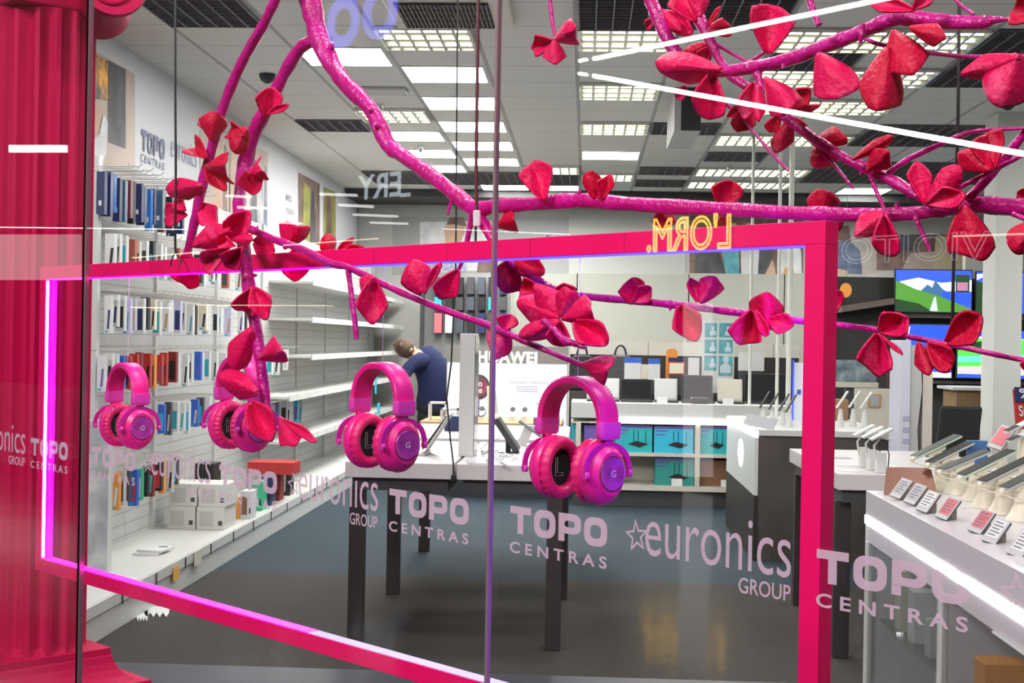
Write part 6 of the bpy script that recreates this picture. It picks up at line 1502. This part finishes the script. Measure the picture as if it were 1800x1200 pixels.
# glass reflections built as solid things: dark screen, white board, picture frame
a, c = atY(1466, 632, 12.9), atY(1540, 672, 12.9)
t = thing('reflected_monitor', 'grey blue monitor reflection built solid right of the frame post', 'monitor', (a[0] + .15, 12.9, 1.0))
MB().box((a[0], 12.9, c[2]), (c[0], 12.93, a[2])).build('screen', mat('misty', (.12, .18, .22), .3, col2=(.45, .52, .55), nscale=9), t); MB().box((a[0] - .02, 12.89, c[2] - .05), (c[0] + .02, 12.95, c[2] - .001)).build('bezel', wwarm, t)
MB().box((a[0] + .12, 12.94, .001), (a[0] + .2, 13.0, c[2])).build('stand', dgrey, t)
a, c = atY(1503, 682, 12.4), atY(1577, 725, 12.4)
t = thing('reflected_board', 'white board reflection with a small framed picture, built solid right of the frame post', 'board', ((a[0] + c[0]) / 2, 12.4, 0))
MB().box((a[0], 12.4, 0.001), (c[0], 12.43, a[2])).build('board', wwarm, t); a2, c2_ = atY(1527, 692, 12.39), atY(1548, 716, 12.39); f = MB(); f.box((a2[0], 12.385, c2_[2]), (c2_[0], 12.399, a2[2])); f.build('picture_frame', wood, t); MB().box((a2[0] + .015, 12.38, c2_[2] + .015), (c2_[0] - .015, 12.3845, a2[2] - .015)).build('picture', card_grey, t)
a, c = atY(1560, 655, 13.2), atY(1605, 680, 13.2); t = thing('sale_sign', 'dark red sign with pale letters left of the white totem', 'sign', ((a[0] + c[0]) / 2, 13.2, 0)); MB().box((a[0], 13.2, c[2]), (c[0], 13.22, a[2])).build('plate', mat('maroon', (.14, .01, .03), .5), t); mb = MB(); put_text(mb, 'TOTONU', (a[0] + .02, 13.197, c[2] + .04), V(c[0] - a[0] - .04, 0, 0), V(0, 0, .07), offset=.01); mb.build('sign_letters', mat('maroon_letter', (.5, .3, .35), .5), t); MB().box(((a[0] + c[0]) / 2 - .02, 13.221, .001), ((a[0] + c[0]) / 2 + .02, 13.25, c[2] + .05)).build('post', dgrey, t)
q = atY(1487, 510, 14.8); tag(MB().lathe([(.001, 0), (.062, 0), (.062, .015), (.001, .015)], q, (1, 0, 0), (0, 0, 1.25), (0, 1, 0), 20, caps=(False, False)).build('orange_disc', orange), 'round orange disc hanging right of the frame post', 'disc')
tag(MB().tube([q + V(0, .0075, .078), V(q[0], q[1] + .0075, CZ - .002)], .002, 5).build('hanging_wire', black), 'thin wire holding the orange disc', 'wire')
# chair
q = atZ(1672, 795, .0) if False else None
cx, cy = atY(1665, 700, 11.0)[0], 11.0
t = thing('office_chair', 'black office chair in front of the brown desk at the right', 'chair', (cx, cy, 0))
MB().lathe([(.03, .10), (.03, .44)], (cx, cy, 0), (1, 0, 0), (0, 1, 0), (0, 0, 1), 10).build('gas_post', black, t)
for k in range(5):
    w = k * 1.2566; MB().tube([V(cx, cy, .10), V(cx + .27 * math.cos(w), cy + .27 * math.sin(w), .06)], [.025, .018], 8).build('foot_arm', black, t); MB().ball(V(cx + .27 * math.cos(w), cy + .27 * math.sin(w), .031), .03, 8).build('caster', black, t)
MB().box((cx - .24, cy - .22, .44), (cx + .24, cy + .22, .52)).build('seat', black, t, bev=.03)
MB().slab((cx - .16, cy - .26, .58), (.32, 0, 0), (0, .05, 0), (.04, -.03, .48)).build('backrest', mat('mesh_black', (.02, .02, .02), .8), t, bev=.02)
for s in (-1, 1): MB().tube([V(cx + s * .24, cy + .1, .5), V(cx + s * .27, cy + .05, .72), V(cx + s * .27, cy - .18, .72)], .02, 8).build('armrest', black, t)
MB().tube([V(cx, cy - .1, .46), V(cx, cy - .24, .62)], .025, 8).build('back_bracket', black, t)
a, c = atY(1682, 680, 13.4), atY(1742, 800, 13.4)
t = thing('desk', 'brown wooden desk front behind the office chair', 'desk', ((a[0] + c[0]) / 2, 13.4, 0)); MB().box((a[0], 13.4, 0), (c[0], 13.9, a[2] - .03)).build('front', mat('desk_brown', (.20, .12, .05), .5, col2=(.26, .16, .07), nscale=6), t); MB().box((a[0] - .05, 13.35, a[2] - .029), (c[0] + .3, 13.95, a[2])).build('desk_top', lgrey, t); MB().box((c[0] + .0005, 13.41, 0), (c[0] + .3, 13.9, a[2] - .0295)).build('side', navy, t)

# ------------------------------------------------------------------ the worker
YP = 15.2
def pz(px, py, dy=0.0): return atY(px, py, YP + dy)
skin = mat('skin', (.55, .30, .20), .55)
hair = mat('hair', (.06, .035, .022), .8, bump=(60, 1.0, .02), col2=(.14, .08, .05), nscale=30)
sweater = mat('navy_sweater', (.004, .008, .050), .9); trousers = mat('black_trousers', (.010, .010, .013), .85)
def skinned(name, verts, edges, m_, parent, sub=2):
    off = wloc(parent) if parent is not None else V(*verts[0][0]) * V(1, 1, 0)
    me = bpy.data.meshes.new(name); me.from_pydata([tuple(np.asarray(v[0]) - off) for v in verts], edges, []); me.materials.append(m_)
    o = bpy.data.objects.new(name, me); COL.objects.link(o)
    if parent is not None: o.parent = parent
    else: o.location = tuple(off)
    o.modifiers.new('skin', 'SKIN'); s = o.modifiers.new('smooth', 'SUBSURF'); s.levels = sub; s.render_levels = sub
    for i, v in enumerate(verts):
        r = v[1]; me.skin_vertices[0].data[i].radius = r if isinstance(r, tuple) else (r, r)
    me.skin_vertices[0].data[0].use_root = True
    for f in me.polygons: f.use_smooth = True
    return o
body_v = [(pz(757, 706), .09), (pz(760, 680), .09), (pz(755, 645), .10), (pz(742, 624), .09), (pz(732, 620, -.02), .055), (pz(722, 618, -.06), .085), (pz(716, 617, -.08), .10), (pz(713, 622, -.12), .085),
          (pz(733, 632, -.2), .06), (pz(716, 648, -.24), .048), (pz(708, 668, -.34), .036), (pz(704, 684, -.4), .032),
          (pz(772, 640, .12), .062), (pz(783, 664, .08), .05), (pz(774, 676, -.05), .038), (pz(769, 680, -.10), .034),
          (pz(748, 730, -.02), .06), (pz(746, 770, -.02), .045), (V(*pz(745, 800)[:2], .10), .045), (V(*pz(742, 800, -.12)[:2], .05), .04),
          (pz(768, 730, .08), .06), (pz(770, 770, .08), .045), (V(*pz(770, 800, .1)[:2], .10), .045), (V(*pz(767, 800, -.02)[:2], .05), .04)]
body_e = [(0, 1), (1, 2), (2, 3), (3, 4), (4, 5), (5, 6), (6, 7), (3, 8), (8, 9), (9, 10), (10, 11), (2, 12), (12, 13), (13, 14), (14, 15), (0, 16), (16, 17), (17, 18), (18, 19), (0, 20), (20, 21), (21, 22), (22, 23)]
hand = pz(769, 680, -.10)
for k in range(5):
    a_ = len(body_v); d = V(-.022 + .011 * k, -.03, -.045 + .004 * abs(k - 2)) if k < 4 else V(-.04, .0, -.01)
    body_v += [(hand + d * .7, .011), (hand + d * 1.4 + V(0, .006, -.004), .009)]; body_e += [(15, a_), (a_, a_ + 1)]
hand2 = pz(704, 684, -.4)
for k in range(5):
    a_ = len(body_v); d = V(-.02 + .011 * k, -.02, -.05 + .004 * abs(k - 2)) if k < 4 else V(.035, -.01, -.015)
    body_v += [(hand2 + d * .7, .011), (hand2 + d * 1.4, .009)]; body_e += [(11, a_), (a_, a_ + 1)]
person = skinned('person', body_v, body_e, skin, None)
tag(person, 'person in a navy sweater and black trousers bending forward at the far shelves', 'person')
sw = MB()
sw.tube([pz(756, 716), pz(757, 708), pz(761, 690), pz(762, 670), pz(758, 650), pz(751, 634), pz(743, 624, -.01), pz(736, 620, -.02)], [.150, .165, .170, .178, .185, .180, .150, .085], 18)
sw.tube([pz(752, 634, -.10), pz(740, 634, -.16), pz(729, 639, -.21), pz(718, 648, -.24), pz(712, 659, -.30), pz(709, 668, -.34)], [.075, .100, .085, .072, .060, .052], 14)
sw.tube([pz(764, 634, .02), pz(772, 640, .08), pz(781, 652, .10), pz(785, 664, .08), pz(779, 671, .0), pz(775, 675, -.04)], [.075, .105, .092, .076, .062, .052], 14)
sw.build('sweater', sweater, person, smooth=True)
tr = MB()
tr.tube([pz(757, 696), pz(757, 706), pz(757, 718), pz(757, 728)], [.12, .155, .162, .13], 18)
for (hx, hy), (kx, ky), ax_, ay_ in (((750, -.02), (746, -.02), 745, .0), ((765, .06), (770, .08), 770, .1)):
    f_ = V(*pz(ax_, 800, ay_)[:2], .10); tr.tube([pz(hx, 716, hy), pz(hx, 735, hy), pz(kx, 772, ky), f_ * .5 + pz(kx, 772, ky) * .5, f_], [.10, .108, .078, .074, .066], 14)
tr.build('trousers', trousers, person, smooth=True)
for fx, dy in ((742, -.12), (767, -.02)):
    q = pz(fx, 800, dy); MB().lathe([(.055, .001), (.06, .02), (.055, .06), (.03, .085)], (q[0], q[1] + .02, 0), (1, 0, 0), (0, 2.1, 0), (0, 0, 1), 14).build('shoe', black, person, smooth=True)
hb = MB(); hc = pz(711, 612, -.08); hb.lathe([(.118 * math.sin(math.pi * (i + .02) / 8.1) * (1 + .06 * math.sin(i * 3)), -.115 * math.cos(math.pi * (i + .02) / 8.1)) for i in range(9)], hc, (1, 0, 0), (0, 1, 0), (-.25, -.1, .96), 18, wob=lambda i, w: 1 + .07 * math.sin(w * 5 + i * 2) + .05 * math.sin(w * 9 + i))
hb.build('hair', hair, person, smooth=True)
fc = pz(727, 622, -.17); MB().lathe([(.006, 0), (.012, .012), (.003, .03)], fc, (1, 0, 0), (0, 0, 1), (.2, -.9, -.3), 8).build('nose', skin, person, smooth=True)
MB().lathe([(.010, 0), (.022, .006), (.012, .012)], pz(729, 616, -.02), (0, 1, 0), (0, 0, 1.3), (1, 0, 0), 10).build('ear', skin, person, smooth=True)
for sgn in (-1, 1): MB().ball(fc + V(-.03 + sgn * .028, .012, .035), .010, 8).build('eye', black, person)
MB().tube([fc + V(-.05, .01, -.03), fc + V(-.02, .0, -.035), fc + V(.01, .01, -.03)], .004, 5).build('mouth', mat('lip', (.35, .12, .10), .5), person)

# ------------------------------------------------------------------ hanging cables in the window bay
def cable(pts, off, r, m_, lb, name='cable'):
    o, _ = bough_path([(x, y, 1) + tuple(q) for x, y, *q in pts], off, 4)
    tag(MB().tube(o, r, 6).build(name, m_, smooth=True), lb, 'cable')
cable([(309, -60), (308, 120), (309, 300), (308, 420), (309, 445)], -.02, .0030, black, 'black cable hanging straight down through the left flowers')
cable([(309, 445), (303, 452), (300, 468)], -.02, .0016, black, 'short left wire splitting from the lower end of the black cable')
cable([(309, 445), (315, 454), (319, 466)], -.02, .0016, black, 'short right wire splitting from the lower end of the black cable')
redblk = mat('dark_red_cable', (.10, .01, .02), .4)
cable([(841, -60), (839, 120), (837, 300), (838, 372)], .03, .0032, redblk, 'dark red cable hanging beside the window joint to a white clip')
cable([(837, 372), (836, 420), (838, 450)], .03, .0022, black, 'thin black lead below the white clip at the fork')
q = onp(838, 384, .025); tag(MB().box(q + V(-.006, -.006, -.014), q + V(.006, .006, .014)).build('cable_clip', card_white, bev=.002), 'small white clip on the dark red cable at the fork', 'clip')
pts = [atY(805, -60, 6.55), atY(803, 200, 6.55), atY(801, 480, 6.55), atY(793, 640, 6.55), atY(785, 700, 6.55), atY(792, 775, 6.58), atY(797, 815, 6.60), atY(797, 838, 6.60)]
tag(MB().tube(pts, .0045, 6).build('cable', black, smooth=True), 'long black cable curving down to the gap between the front tables', 'cable')
q = pts[-1]; tag(MB().box(q + V(-.012, -.006, -.022), q + V(.012, .006, .010)).build('cable_plug', black, bev=.003), 'black plug at the lower end of the long curving cable', 'plug')
cable([(1686, -60), (1684, 200), (1676, 480), (1674, 560), (1668, 640)], .12, .0022, black, 'thin black cable hanging in front of the televisions')
